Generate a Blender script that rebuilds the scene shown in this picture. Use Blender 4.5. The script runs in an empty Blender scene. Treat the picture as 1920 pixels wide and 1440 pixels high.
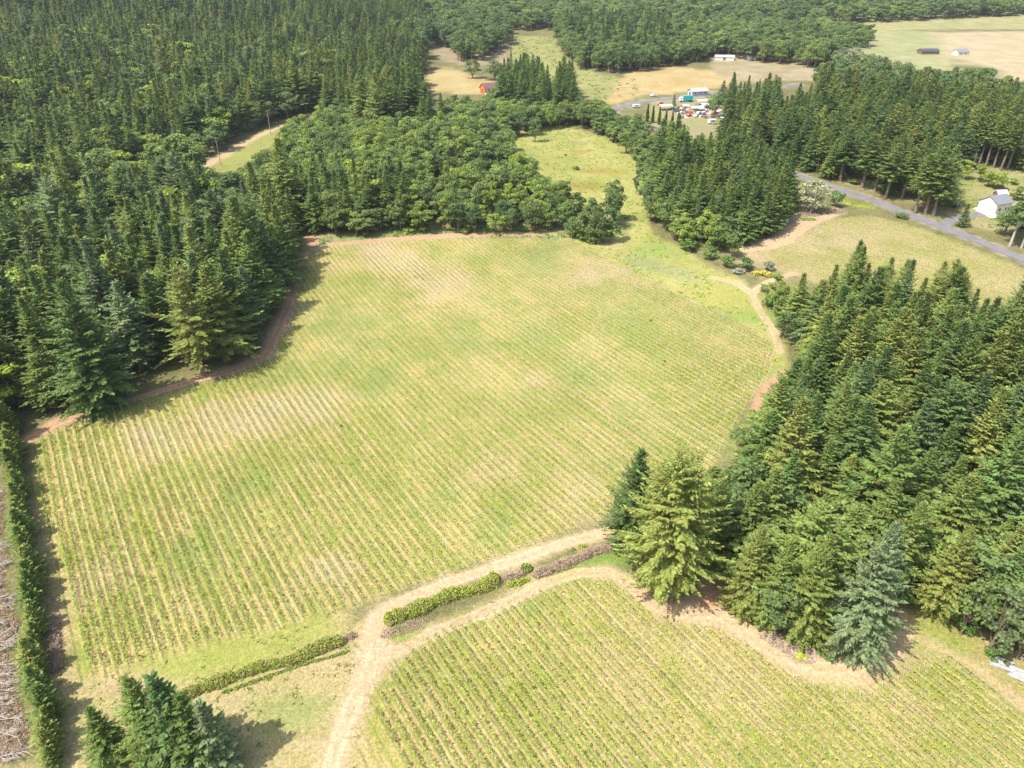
import bpy, math, random
import numpy as np
from mathutils import Matrix, Vector

R = math.radians
rng = np.random.default_rng(11)
random.seed(11)
scene = bpy.context.scene
COL = scene.collection

# ------------------------------------------------------------------ camera, light, exposure
CAM_H = 105.0
PITCH = R(30.0)
FOC = 1281.0
cam_d = bpy.data.cameras.new('camera')
cam_d.lens = 24.02
cam_d.sensor_width = 36.0
cam_d.clip_start = 1.0
cam_d.clip_end = 20000.0
cam = bpy.data.objects.new('camera', cam_d)
COL.objects.link(cam)
cam.location = (0, 0, CAM_H)
cam.rotation_euler = (R(90) - PITCH, 0, 0)
scene.camera = cam

SUN_TRAVEL_AZ = R(60.0)      # compass angle (from +Y towards +X) the light travels to
SUN_EL = R(57.0)
world = bpy.data.worlds.new('World')
scene.world = world
world.use_nodes = True
wn = world.node_tree
bg = wn.nodes['Background']
sky = wn.nodes.new('ShaderNodeTexSky')
sky.sky_type = 'NISHITA'
sky.sun_disc = False
sky.sun_elevation = SUN_EL
sky.sun_rotation = SUN_TRAVEL_AZ + math.pi
sky.dust_density = 2.5
sky.ozone_density = 0.4
wn.links.new(sky.outputs[0], bg.inputs[0])
bg.inputs[1].default_value = 0.15
sun_d = bpy.data.lights.new('sun', 'SUN')
sun_d.energy = 4.2
sun_d.angle = R(0.6)
sun_d.color = (1.0, 0.95, 0.87)
sun = bpy.data.objects.new('sun', sun_d)
COL.objects.link(sun)
_dir = Vector((math.sin(SUN_TRAVEL_AZ) * math.cos(SUN_EL), math.cos(SUN_TRAVEL_AZ) * math.cos(SUN_EL), -math.sin(SUN_EL)))
sun.rotation_euler = _dir.to_track_quat('-Z', 'Y').to_euler()
scene.view_settings.view_transform = 'Standard'
scene.view_settings.look = 'None'
scene.view_settings.gamma = 1.0
scene.view_settings.exposure = 0.88
scene.view_settings.use_curve_mapping = False
scene.cycles.max_bounces = 5
scene.cycles.diffuse_bounces = 3
scene.cycles.glossy_bounces = 2
scene.cycles.transmission_bounces = 3
scene.cycles.volume_bounces = 0
scene.cycles.caustics_reflective = False
scene.cycles.caustics_refractive = False

# ------------------------------------------------------------------ terrain and survey helpers
def sstep(a, b, v):
    t = np.clip((v - a) / (b - a), 0, 1)
    return t * t * (3 - 2 * t)

def height(x, y):
    x = np.asarray(x, float); y = np.asarray(y, float)
    h = 0.0699 * y
    h = h + 9.0 * np.exp(-(((x + 38) / 48) ** 2 + ((y - 345) / 62) ** 2))
    t = (-x * 0.8 + y * 0.25 - 210) / 420
    h = h + 34 * sstep(0, 1, t)
    h = h + 0.5 * np.sin(x / 31 + 1.3) * np.sin(y / 27 + 0.4) + 0.25 * np.sin(x / 13.0 + y / 17)
    h = h + 26 * sstep(900, 2600, y)
    return h

def ray(px, py):
    u = px - 960.0; v = 720.0 - py
    d = np.array([u, FOC * math.cos(PITCH) + v * math.sin(PITCH), -FOC * math.sin(PITCH) + v * math.cos(PITCH)])
    return d / np.linalg.norm(d)

_T = np.concatenate([np.linspace(40, 600, 300), np.linspace(605, 3500, 300)])
def at(px, py, up=0.0):
    """ground point seen at a photo pixel (or the ground point whose spot `up` metres above it is seen there)"""
    d = ray(px, py)
    f = CAM_H + d[2] * _T - height(d[0] * _T, d[1] * _T) - up
    neg = np.nonzero(f < 0)[0]
    if len(neg) == 0:
        t = _T[-1]
    else:
        i = max(neg[0], 1)
        a, b = _T[i - 1], _T[i]
        for _ in range(25):
            m = (a + b) / 2
            if CAM_H + d[2] * m - float(height(d[0] * m, d[1] * m)) - up < 0: b = m
            else: a = m
        t = (a + b) / 2
    return np.array([d[0] * t, d[1] * t])

def proj(x, y, z):
    z = z - CAM_H
    dep = y * math.cos(PITCH) - z * math.sin(PITCH)
    upv = y * math.sin(PITCH) + z * math.cos(PITCH)
    return 960 + FOC * x / dep, 720 - FOC * upv / dep, dep

def pts(lst):
    return np.array([at(*p) for p in lst])

def seg_dist(P, a, b):
    ab = b - a
    t = np.clip(((P - a) @ ab) / max(ab @ ab, 1e-9), 0, 1)
    return np.linalg.norm(P - (a + t[:, None] * ab), axis=1)

def sdist(P, poly):
    """signed distance, negative inside"""
    d = np.full(len(P), 1e9)
    inside = np.zeros(len(P), bool)
    n = len(poly)
    for i in range(n):
        a = poly[i]; b = poly[(i + 1) % n]
        d = np.minimum(d, seg_dist(P, a, b))
        if a[1] != b[1]:
            c = ((a[1] > P[:, 1]) != (b[1] > P[:, 1]))
            xx = (b[0] - a[0]) * (P[:, 1] - a[1]) / (b[1] - a[1]) + a[0]
            inside ^= c & (P[:, 0] < xx)
    return np.where(inside, -d, d)

def pdist(P, line, w):
    """distance to a polyline minus interpolated half width"""
    out = np.full(len(P), 1e9)
    for i in range(len(line) - 1):
        a, b = line[i], line[i + 1]
        ab = b - a
        t = np.clip(((P - a) @ ab) / max(ab @ ab, 1e-9), 0, 1)
        dd = np.linalg.norm(P - (a + t[:, None] * ab), axis=1) - (w[i] * (1 - t) + w[i + 1] * t) / 2
        out = np.minimum(out, dd)
    return out

def vnoise(x, y, s, seed=0):
    """cheap smooth value noise, 0..1"""
    x = np.asarray(x) / s + 1000.5 + seed * 17.3; y = np.asarray(y) / s + 1000.5 + seed * 7.7
    xi = np.floor(x).astype(np.int64); yi = np.floor(y).astype(np.int64)
    fx = x - xi; fy = y - yi
    fx = fx * fx * (3 - 2 * fx); fy = fy * fy * (3 - 2 * fy)
    def h(a, b):
        n = (a * 374761393 + b * 668265263 + seed * 1442695) & 0x7fffffff
        n = ((n ^ (n >> 13)) * 1274126177) & 0x7fffffff
        return ((n ^ (n >> 16)) & 0xffff) / 65535.0
    return (h(xi, yi) * (1 - fx) + h(xi + 1, yi) * fx) * (1 - fy) + (h(xi, yi + 1) * (1 - fx) + h(xi + 1, yi + 1) * fx) * fy

def fnoise(x, y, s, seed=0):
    return 0.5 * vnoise(x, y, s, seed) + 0.3 * vnoise(x, y, s / 2.3, seed + 1) + 0.2 * vnoise(x, y, s / 5.1, seed + 2)

# ------------------------------------------------------------------ object helpers
def tag(o, label=None, cat=None, group=None, kind=None):
    if label: o['label'] = label
    if cat: o['category'] = cat
    if group: o['group'] = group
    if kind: o['kind'] = kind
    return o

def ordinal(n):
    return f"{n}{'th' if 10 <= n % 100 <= 20 else {1: 'st', 2: 'nd', 3: 'rd'}.get(n % 10, 'th')}"

def empty(name, loc, rz=0.0):
    o = bpy.data.objects.new(name, None)
    o.empty_display_size = 0.5
    o.location = loc; o.rotation_euler = (0, 0, rz)
    COL.objects.link(o)
    return o

def link(name, me, parent=None):
    o = bpy.data.objects.new(name, me)
    COL.objects.link(o)
    if parent is not None: o.parent = parent
    return o

def mesh_np(name, V, F, mat, k=4):
    """mesh from numpy vertices and a face array with k corners each"""
    V = np.asarray(V, np.float32).reshape(-1, 3); F = np.asarray(F, np.int32).reshape(-1, k)
    me = bpy.data.meshes.new(name)
    me.vertices.add(len(V)); me.vertices.foreach_set('co', V.ravel())
    me.loops.add(F.size); me.loops.foreach_set('vertex_index', F.ravel())
    me.polygons.add(len(F)); me.polygons.foreach_set('loop_start', np.arange(0, F.size, k, dtype=np.int32))
    me.polygons.foreach_set('loop_total', np.full(len(F), k, np.int32))
    me.update(calc_edges=True)
    if mat: me.materials.append(mat)
    return me

class MB:
    """collects boxes, prisms and tubes into one mesh"""
    def __init__(s): s.v = []; s.f = []
    def add(s, v, f):
        n = len(s.v); s.v += [tuple(p) for p in v]; s.f += [tuple(i + n for i in q) for q in f]
    def box(s, x0, x1, y0, y1, z0, z1):
        s.add([(x0,y0,z0),(x1,y0,z0),(x1,y1,z0),(x0,y1,z0),(x0,y0,z1),(x1,y0,z1),(x1,y1,z1),(x0,y1,z1)],
              [(0,3,2,1),(4,5,6,7),(0,1,5,4),(1,2,6,5),(2,3,7,6),(3,0,4,7)])
    def tube(s, a, b, r0, r1=None, n=6):
        r1 = r0 if r1 is None else r1
        a = Vector(a); b = Vector(b); d = (b - a).normalized()
        u = d.orthogonal().normalized(); w = d.cross(u)
        v = []
        for c, r in ((a, r0), (b, r1)):
            for i in range(n):
                t = 2 * math.pi * i / n
                v.append(c + u * (r * math.cos(t)) + w * (r * math.sin(t)))
        f = [(i, (i + 1) % n, n + (i + 1) % n, n + i) for i in range(n)]
        f.append(tuple(range(n - 1, -1, -1))); f.append(tuple(range(n, 2 * n)))
        s.add(v, f)
    def prism(s, poly, y0, y1):
        """poly in xz extruded along y"""
        n = len(poly)
        v = [(p[0], y0, p[1]) for p in poly] + [(p[0], y1, p[1]) for p in poly]
        f = [(i, (i + 1) % n, n + (i + 1) % n, n + i) for i in range(n)]
        f.append(tuple(range(n - 1, -1, -1))); f.append(tuple(range(n, 2 * n)))
        s.add(v, f)
    def build(s, name, mat, parent=None, smooth=False):
        me = bpy.data.meshes.new(name); me.from_pydata(s.v, [], s.f)
        me.materials.append(mat)
        if smooth:
            for p in me.polygons: p.use_smooth = True
        me.update()
        return link(name, me, parent)

# ------------------------------------------------------------------ materials
def new_mat(name):
    m = bpy.data.materials.new(name); m.use_nodes = True
    nt = m.node_tree
    return m, nt, nt.nodes['Principled BSDF']

def simple(name, rgb, rough=0.75, var=0.15, scale=1.5, metal=0.0, spec=0.3):
    m, nt, b = new_mat(name)
    tc = nt.nodes.new('ShaderNodeTexCoord')
    n = nt.nodes.new('ShaderNodeTexNoise'); n.inputs['Scale'].default_value = scale; n.inputs['Detail'].default_value = 4
    nt.links.new(tc.outputs['Object'], n.inputs['Vector'])
    mr = nt.nodes.new('ShaderNodeMapRange')
    mr.inputs['To Min'].default_value = 1 - var; mr.inputs['To Max'].default_value = 1 + var
    mr.inputs['From Min'].default_value = 0.3; mr.inputs['From Max'].default_value = 0.7
    nt.links.new(n.outputs['Fac'], mr.inputs['Value'])
    vm = nt.nodes.new('ShaderNodeVectorMath'); vm.operation = 'SCALE'
    vm.inputs[0].default_value = rgb
    nt.links.new(mr.outputs[0], vm.inputs['Scale'])
    nt.links.new(vm.outputs[0], b.inputs['Base Color'])
    b.inputs['Roughness'].default_value = rough
    b.inputs['Metallic'].default_value = metal
    b.inputs['Specular IOR Level'].default_value = spec
    return m

def foliage(name, stops, transl=0.22, leafvar=0.35, scale=0.9, hue=0.03):
    """leaf material; the plant's own 'tint' (0..1) picks its kind of green, each leaf clump varies a little"""
    m, nt, b = new_mat(name)
    L = nt.links
    at_ = nt.nodes.new('ShaderNodeAttribute'); at_.attribute_type = 'INSTANCER'; at_.attribute_name = 'tint'
    ramp = nt.nodes.new('ShaderNodeValToRGB')
    cr = ramp.color_ramp
    while len(cr.elements) < len(stops): cr.elements.new(0.5)
    for e, (p, c) in zip(cr.elements, stops):
        e.position = p; e.color = (*c, 1)
    L.new(at_.outputs['Fac'], ramp.inputs[0])
    oi = nt.nodes.new('ShaderNodeObjectInfo')
    ge = nt.nodes.new('ShaderNodeNewGeometry')
    no = nt.nodes.new('ShaderNodeTexNoise'); no.inputs['Scale'].default_value = scale; no.inputs['Detail'].default_value = 3
    L.new(ge.outputs['Position'], no.inputs['Vector'])
    wh = nt.nodes.new('ShaderNodeMapRange')
    wh.inputs['From Min'].default_value = 0.0; wh.inputs['From Max'].default_value = 1.0
    wh.inputs['To Min'].default_value = 1 - leafvar; wh.inputs['To Max'].default_value = 1 + leafvar
    L.new(ge.outputs['Random Per Island'], wh.inputs['Value'])
    r2 = nt.nodes.new('ShaderNodeMapRange')
    r2.inputs['To Min'].default_value = 0.82; r2.inputs['To Max'].default_value = 1.2
    L.new(oi.outputs['Random'], r2.inputs['Value'])
    n2 = nt.nodes.new('ShaderNodeMapRange'); n2.inputs['From Min'].default_value = 0.3; n2.inputs['From Max'].default_value = 0.7
    n2.inputs['To Min'].default_value = 0.8; n2.inputs['To Max'].default_value = 1.2
    L.new(no.outputs['Fac'], n2.inputs['Value'])
    m1 = nt.nodes.new('ShaderNodeMath'); m1.operation = 'MULTIPLY'; L.new(wh.outputs[0], m1.inputs[0]); L.new(r2.outputs[0], m1.inputs[1])
    m2 = nt.nodes.new('ShaderNodeMath'); m2.operation = 'MULTIPLY'; L.new(m1.outputs[0], m2.inputs[0]); L.new(n2.outputs[0], m2.inputs[1])
    hs = nt.nodes.new('ShaderNodeHueSaturation')
    hm = nt.nodes.new('ShaderNodeMapRange'); hm.inputs['To Min'].default_value = 0.5 - hue; hm.inputs['To Max'].default_value = 0.5 + hue
    L.new(ge.outputs['Random Per Island'], hm.inputs['Value'])
    L.new(hm.outputs[0], hs.inputs['Hue'])
    L.new(m2.outputs[0], hs.inputs['Value'])
    L.new(ramp.outputs[0], hs.inputs['Color'])
    L.new(hs.outputs[0], b.inputs['Base Color'])
    b.inputs['Roughness'].default_value = 0.7
    b.inputs['Specular IOR Level'].default_value = 0.12
    tr = nt.nodes.new('ShaderNodeBsdfTranslucent')
    L.new(hs.outputs[0], tr.inputs['Color'])
    mx = nt.nodes.new('ShaderNodeMixShader'); mx.inputs[0].default_value = transl
    out = nt.nodes['Material Output']
    L.new(b.outputs[0], mx.inputs[1]); L.new(tr.outputs[0], mx.inputs[2]); L.new(mx.outputs[0], out.inputs['Surface'])
    return m

M_CONIFER = foliage('conifer_needles', [(0.0, (0.30, 0.32, 0.085)), (0.3, (0.225, 0.285, 0.075)), (0.6, (0.17, 0.24, 0.066)), (0.8, (0.14, 0.21, 0.068)), (1.0, (0.24, 0.30, 0.15))], transl=0.4)
M_BROAD = foliage('broadleaf_leaves', [(0.0, (0.36, 0.44, 0.06)), (0.25, (0.26, 0.33, 0.08)), (0.55, (0.2, 0.265, 0.085)), (0.8, (0.13, 0.195, 0.07)), (1.0, (0.36, 0.37, 0.21))], transl=0.38, leafvar=0.3)
M_VINE = foliage('vine_leaves', [(0.0, (0.15, 0.22, 0.05)), (0.5, (0.27, 0.34, 0.07)), (1.0, (0.42, 0.43, 0.07))], transl=0.35, leafvar=0.3)
M_SHRUB = foliage('shrub_leaves', [(0.0, (0.38, 0.42, 0.06)), (0.35, (0.24, 0.32, 0.07)), (0.7, (0.13, 0.21, 0.05)), (1.0, (0.36, 0.37, 0.27))], transl=0.25, leafvar=0.35, scale=2)
M_BROOM = simple('broom_flowers', (0.62, 0.5, 0.08), var=0.3, scale=3)
M_BARK = simple('bark', (0.2, 0.15, 0.115), rough=0.9, var=0.3, scale=2)
M_BARKPALE = simple('pale_bark', (0.42, 0.38, 0.32), rough=0.9, var=0.25, scale=2)
M_TWIG = simple('dead_twigs', (0.42, 0.31, 0.21), rough=0.9, var=0.35, scale=1.2)
M_TWIGGREY = simple('grey_dead_wood', (0.33, 0.29, 0.25), rough=0.9, var=0.3, scale=1.2)
M_CHIP = simple('wood_debris', (0.47, 0.36, 0.27), rough=0.9, var=0.35, scale=1.5)
M_POSTWOOD = simple('weathered_post', (0.5, 0.47, 0.42), rough=0.85, var=0.15)
M_STAKE = simple('steel_stake', (0.42, 0.46, 0.46), rough=0.5, var=0.1)
M_POLE = simple('pole_wood', (0.42, 0.29, 0.22), rough=0.9, var=0.2)
M_WIRE = simple('wire_metal', (0.12, 0.12, 0.12), rough=0.5, var=0.05)
M_WHITE = simple('white_paint', (0.7, 0.69, 0.66), rough=0.6, var=0.05)
M_CREAM = simple('cream_siding', (0.72, 0.66, 0.5), rough=0.7, var=0.05)
M_GREYROOF = simple('grey_shingles', (0.2, 0.2, 0.22), rough=0.85, var=0.15, scale=4)
M_DARKROOF = simple('dark_metal_roof', (0.07, 0.075, 0.09), rough=0.5, var=0.1)
M_REDWALL = simple('orange_red_boards', (0.62, 0.15, 0.045), rough=0.7, var=0.15, scale=3)
M_REDROOF = simple('maroon_roof', (0.17, 0.09, 0.085), rough=0.7, var=0.12)
M_PINKROOF = simple('faded_pink_roof', (0.52, 0.36, 0.33), rough=0.7, var=0.12)
M_BLUEWALL = simple('pale_blue_wall', (0.4, 0.45, 0.5), rough=0.7, var=0.08)
M_BROWNWALL = simple('brown_boards', (0.2, 0.12, 0.08), rough=0.8, var=0.15)
M_GLASS = simple('window_glass', (0.06, 0.08, 0.1), rough=0.1, var=0.05, spec=0.8)
M_TEAL = simple('teal_paint', (0.02, 0.32, 0.34), rough=0.4, var=0.05)
M_BLUECAR = simple('dark_blue_car_paint', (0.02, 0.05, 0.14), rough=0.25, var=0.03, spec=0.6)
M_REDCAR = simple('faded_red_paint', (0.45, 0.1, 0.06), rough=0.4, var=0.05)
M_ORANGE = simple('orange_paint', (0.6, 0.24, 0.07), rough=0.5, var=0.1)
M_RUBBER = simple('tyre_rubber', (0.02, 0.02, 0.02), rough=0.9, var=0.1)
M_TARP = simple('white_plastic', (0.4, 0.4, 0.41), rough=0.5, var=0.1)
M_CONC = simple('pale_concrete', (0.66, 0.64, 0.6), rough=0.85, var=0.06, scale=0.5)

def asphalt():
    m, nt, b = new_mat('worn_asphalt')
    ge = nt.nodes.new('ShaderNodeNewGeometry')
    n1 = nt.nodes.new('ShaderNodeTexNoise'); n1.inputs['Scale'].default_value = 0.25; n1.inputs['Detail'].default_value = 6
    n2 = nt.nodes.new('ShaderNodeTexNoise'); n2.inputs['Scale'].default_value = 3.0; n2.inputs['Detail'].default_value = 4
    nt.links.new(ge.outputs['Position'], n1.inputs['Vector']); nt.links.new(ge.outputs['Position'], n2.inputs['Vector'])
    a = nt.nodes.new('ShaderNodeMath'); a.operation = 'ADD'
    nt.links.new(n1.outputs['Fac'], a.inputs[0]); nt.links.new(n2.outputs['Fac'], a.inputs[1])
    r = nt.nodes.new('ShaderNodeValToRGB')
    r.color_ramp.elements[0].position = 0.35; r.color_ramp.elements[0].color = (0.12, 0.115, 0.12, 1)
    r.color_ramp.elements[1].position = 0.65; r.color_ramp.elements[1].color = (0.2, 0.19, 0.195, 1)
    h = nt.nodes.new('ShaderNodeMath'); h.operation = 'MULTIPLY'; h.inputs[1].default_value = 0.5
    nt.links.new(a.outputs[0], h.inputs[0]); nt.links.new(h.outputs[0], r.inputs[0]); nt.links.new(r.outputs[0], b.inputs['Base Color'])
    b.inputs['Roughness'].default_value = 0.9
    return m
M_ASPHALT = asphalt()

def ground_mat():
    m, nt, b = new_mat('field_ground')
    N = nt.nodes.new; L = nt.links.new
    ge = N('ShaderNodeNewGeometry')
    def noise(scale, detail=5, rough=0.55, vec=None):
        n = N('ShaderNodeTexNoise'); n.inputs['Scale'].default_value = scale; n.inputs['Detail'].default_value = detail
        n.inputs['Roughness'].default_value = rough
        L(vec if vec is not None else ge.outputs['Position'], n.inputs['Vector']); return n.outputs['Fac']
    def math_(op, a, b_=None, c=None, clamp=False):
        n = N('ShaderNodeMath'); n.operation = op; n.use_clamp = clamp
        for i, v in enumerate((a, b_, c)):
            if v is None: continue
            if isinstance(v, (int, float)): n.inputs[i].default_value = v
            else: L(v, n.inputs[i])
        return n.outputs[0]
    def rng_(v, a, b_, c, d, smooth=False):
        n = N('ShaderNodeMapRange'); n.inputs['From Min'].default_value = a; n.inputs['From Max'].default_value = b_
        n.inputs['To Min'].default_value = c; n.inputs['To Max'].default_value = d
        if smooth: n.interpolation_type = 'SMOOTHSTEP'
        L(v, n.inputs['Value']); return n.outputs[0]
    def mix(fac, a, b_, mode='MIX'):
        n = N('ShaderNodeMix'); n.data_type = 'RGBA'; n.blend_type = mode
        if isinstance(fac, (int, float)): n.inputs['Factor'].default_value = fac
        else: L(fac, n.inputs['Factor'])
        for k, v in ((6, a), (7, b_)):
            if isinstance(v, tuple): n.inputs[k].default_value = (*v, 1)
            else: L(v, n.inputs[k])
        return n.outputs[2]
    def attr(name):
        n = N('ShaderNodeAttribute'); n.attribute_name = name; return n
    base = attr('base').outputs['Color']; alt = attr('alt').outputs['Color']
    u = attr('rowu').outputs['Fac']; rm = attr('rowm').outputs['Fac']; mixa = attr('mixa').outputs['Fac']
    # noise drawn out along the rows
    rt = attr('rowt').outputs['Fac']
    cx = N('ShaderNodeCombineXYZ'); L(math_('MULTIPLY', u, 0.8), cx.inputs[0]); L(math_('MULTIPLY', rt, 0.05), cx.inputs[1])
    n_str = noise(1.0, 5, 0.65, cx.outputs[0])
    cx2 = N('ShaderNodeCombineXYZ'); L(math_('MULTIPLY', u, 2.6), cx2.inputs[0]); L(math_('MULTIPLY', rt, 0.22), cx2.inputs[1])
    n_str2 = noise(1.0, 4, 0.6, cx2.outputs[0])
    # base <-> alt by clumpy noise
    n_big = noise(0.06, 6); n_mid = noise(0.45, 6, 0.6); n_fine = noise(2.4, 5, 0.65); n_vfine = noise(7.0, 3, 0.6)
    s = math_('ADD', math_('MULTIPLY', n_big, 0.9), math_('MULTIPLY', n_mid, 1.0))
    s = math_('ADD', s, math_('MULTIPLY', n_fine, 0.8))
    s = math_('ADD', s, math_('MULTIPLY', math_('SUBTRACT', n_str, 0.5), math_('MULTIPLY', rm, 1.5)))
    s = math_('ADD', s, math_('MULTIPLY', math_('SUBTRACT', n_str2, 0.5), math_('MULTIPLY', rm, 1.1)))
    s = math_('ADD', s, math_('SUBTRACT', mixa, 1.85))
    fac = rng_(s, -0.28, 0.28, 0, 1, True)
    col = mix(fac, base, alt)
    # rows: strip under the vines, pale mown wheel lines, both uneven along the row
    fr = math_('FRACT', u)
    tri = math_('ABSOLUTE', math_('SUBTRACT', fr, 0.5))                  # 0.5 on the vine line, 0 mid alley
    wn_ = N('ShaderNodeTexWhiteNoise'); wn_.noise_dimensions = '1D'
    L(math_('FLOOR', u), wn_.inputs['W']); per = wn_.outputs['Value']
    wv = N('ShaderNodeTexWhiteNoise'); wv.noise_dimensions = '1D'
    L(math_('FLOOR', math_('ADD', u, 0.5)), wv.inputs['W']); perv = wv.outputs['Value']
    patch = noise(0.03, 4, 0.6)
    along = noise(0.16, 4)
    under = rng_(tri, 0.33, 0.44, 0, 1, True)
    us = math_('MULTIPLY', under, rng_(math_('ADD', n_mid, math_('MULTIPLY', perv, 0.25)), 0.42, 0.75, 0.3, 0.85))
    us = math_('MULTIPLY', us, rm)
    col = mix(us, col, attr('under').outputs['Color'])  # weedy strip, its colour darkened to stand in for the vines' shade
    w1 = rng_(math_('ABSOLUTE', math_('SUBTRACT', tri, 0.22)), 0.03, 0.10, 1, 0, True)
    act = rng_(math_('ADD', math_('MULTIPLY', per, 0.6), math_('ADD', math_('MULTIPLY', patch, 0.8), math_('MULTIPLY', n_str, 0.5))), 0.95, 1.22, 0.0, 0.7)
    ws = math_('MULTIPLY', math_('MULTIPLY', w1, act), math_('MULTIPLY', rm, rng_(along, 0.3, 0.65, 0.35, 1)))
    col = mix(ws, col, (0.60, 0.50, 0.27))
    # grassy crown of the alley
    gcr = math_('MULTIPLY', rng_(tri, 0.05, 0.16, 0.35, 0), math_('MULTIPLY', rm, rng_(math_('ADD', per, n_mid), 0.6, 1.3, 0.0, 1)))
    col = mix(gcr, col, (0.28, 0.34, 0.07))
    # wheel ruts and grassy middle of the dirt tracks
    td = attr('trackd').outputs['Fac']
    tdw = math_('ADD', td, rng_(n_mid, 0.3, 0.7, -0.25, 0.25))
    rut = math_('MULTIPLY', rng_(math_('ABSOLUTE', math_('SUBTRACT', tdw, 0.95)), 0.1, 0.42, 1, 0, True), rng_(n_big, 0.35, 0.6, 0.2, 0.6))
    col = mix(rut, col, (0.70, 0.51, 0.33))
    midg = math_('MULTIPLY', rng_(tdw, 0.15, 0.5, 1, 0, True), rng_(n_mid, 0.4, 0.62, 0.0, 0.55))
    col = mix(midg, col, (0.36, 0.31, 0.14))
    # stray weeds and small stones
    wd = math_('MULTIPLY', rng_(noise(1.3, 2, 0.5), 0.6, 0.7, 0, 1, True), 0.4)
    col = mix(wd, col, (0.2, 0.25, 0.07))
    # fine value variation
    v = math_('ADD', rng_(n_fine, 0.3, 0.7, 0.47, 0.87), rng_(n_vfine, 0.3, 0.7, -0.16, 0.16))
    v = math_('MULTIPLY', v, rng_(noise(1.1, 4, 0.6), 0.3, 0.7, 0.86, 1.14))
    v = math_('MULTIPLY', v, rng_(n_big, 0.3, 0.7, 0.92, 1.08))
    vm = N('ShaderNodeVectorMath'); vm.operation = 'SCALE'; L(col, vm.inputs[0]); L(v, vm.inputs['Scale'])
    L(vm.outputs[0], b.inputs['Base Color'])
    b.inputs['Roughness'].default_value = 0.95
    b.inputs['Specular IOR Level'].default_value = 0.1
    bp = N('ShaderNodeBump'); bp.inputs['Strength'].default_value = 0.5; bp.inputs['Distance'].default_value = 0.12
    L(math_('ADD', n_fine, math_('MULTIPLY', n_vfine, 0.5)), bp.inputs['Height']); L(bp.outputs[0], b.inputs['Normal'])
    return m
M_GROUND = ground_mat()

# ------------------------------------------------------------------ layout, read off the photograph and laid on the ground
P_MAIN = pts([(58,905),(70,828),(98,812),(165,786),(225,764),(300,742),(380,718),(440,702),(500,676),(516,655),(530,625),(546,585),(560,530),(578,482),(612,463),(700,452),(800,449),(900,447),(1000,447),(1060,447),
              (1090,463),(1140,487),(1200,517),(1300,566),(1400,612),(1456,650),(1440,705),(1405,755),(1375,800),(1345,850),(1318,893),(1260,920),(1190,942),(1130,970),(1095,985),(1050,1000),(960,1034),(860,1070),(760,1103),(650,1138),(560,1163),
              (480,1183),(400,1203),(330,1224),(245,1250),(153,1277),(130,1190),(112,1110),(92,1010),(70,945)])
P_LOW = pts([(690,1470),(688,1380),(704,1290),(735,1262),(757,1233),(790,1203),(850,1172),(920,1150),(990,1118),(1040,1098),(1090,1088),(1150,1094),(1190,1118),(1240,1155),(1300,1172),(1360,1182),(1400,1205),(1450,1243),(1500,1277),(1560,1296),
             (1625,1303),(1690,1268),(1740,1242),(1775,1226),(1850,1283),(1920,1340),(2060,1440),(2060,1600),(690,1600)])
P_UP = pts([(1392,476),(1440,468),(1475,452),(1520,432),(1560,412),(1620,404),(1680,414),(1740,434),(1800,456),(1870,484),(1960,520),(2080,570),(2080,660),(1920,620),(1850,575),(1700,560),(1560,540),(1500,520),(1450,505)])
TRACKS = {
 'main': ([(1180,985),(1125,1000),(1060,1018),(960,1052),(860,1086),(790,1112),(735,1136),(705,1160),(699,1190),(703,1225),(690,1265),(668,1305),(650,1350),(630,1400),(612,1470)], [3.5,3.0,3.0,3.0,3.0,3.0,3.0,3.4,4.2,5.4,4.2,3.2,3.0,3.0,3.0]),
 'lower': ([(705,1230),(760,1215),(810,1188),(880,1160),(960,1126),(1030,1090),(1085,1074),(1140,1072),(1175,1090),(1205,1122),(1245,1145),(1300,1150),(1350,1150),(1400,1190),(1450,1225),(1520,1252),(1600,1256),(1660,1225),(1700,1190)], [2.5,1.6,1.6,1.7,1.7,1.8,2.0,2.4,2.8,3.4,4.2,5.5,6.5,4.0,3.6,5.0,5.5,3.2,1.5]),
 'left': ([(55,822),(110,792),(180,768),(280,740),(380,709),(440,694),(500,666),(522,618),(543,568),(556,505),(574,470),(630,458),(720,450),(850,442),(960,440),(1040,440)], [3.5,4.8,2.6,1.8,3.2,4.4,3.6,4.6,3.6,2.0,3.0,2.8,3.0,3.0,2.6,1.0]),
 'right': ([(1330,520),(1380,528),(1410,552),(1425,585),(1452,622),(1462,660)], [1.0,1.6,2.2,1.8,1.5,1.2]),
 'rightlow': ([(1475,700),(1440,735),(1425,765),(1415,795),(1390,850)], [3.5,5.0,4.5,3.0,1.5]),
 'spur': ([(1412,548),(1440,528),(1490,512)], [2.2,2.0,1.5]),
 'upper': ([(1370,470),(1420,466),(1470,448),(1490,430),(1530,412),(1580,398)], [3.5,6.0,9.0,9.0,6.0,2.5]),
 'north': ([(585,455),(578,435),(572,415)], [5.0,4.0,3.0]),
 'verge': ([(1655,1160),(1700,1185),(1760,1215),(1840,1260),(1930,1330),(2050,1430)], [2.5,1.4,1.8,2.2,2.6,3.0]),
 'junction': ([(700,1225),(745,1222)], [5.0,2.0]),
 'woodgap': ([(1650,1130),(1670,1150),(1690,1160)], [4.0,4.0,3.0]),
 'bigtree': ([(1330,1130),(1340,1100),(1350,1085)], [5.0,4.0,3.0]),
 'power': ([(330,335),(370,318),(420,290),(470,262),(530,235)], [5.0,6.0,7.0,6.0,4.0]),
}
TRACKS = {k: (pts(a), b) for k, (a, b) in TRACKS.items()}
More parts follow.
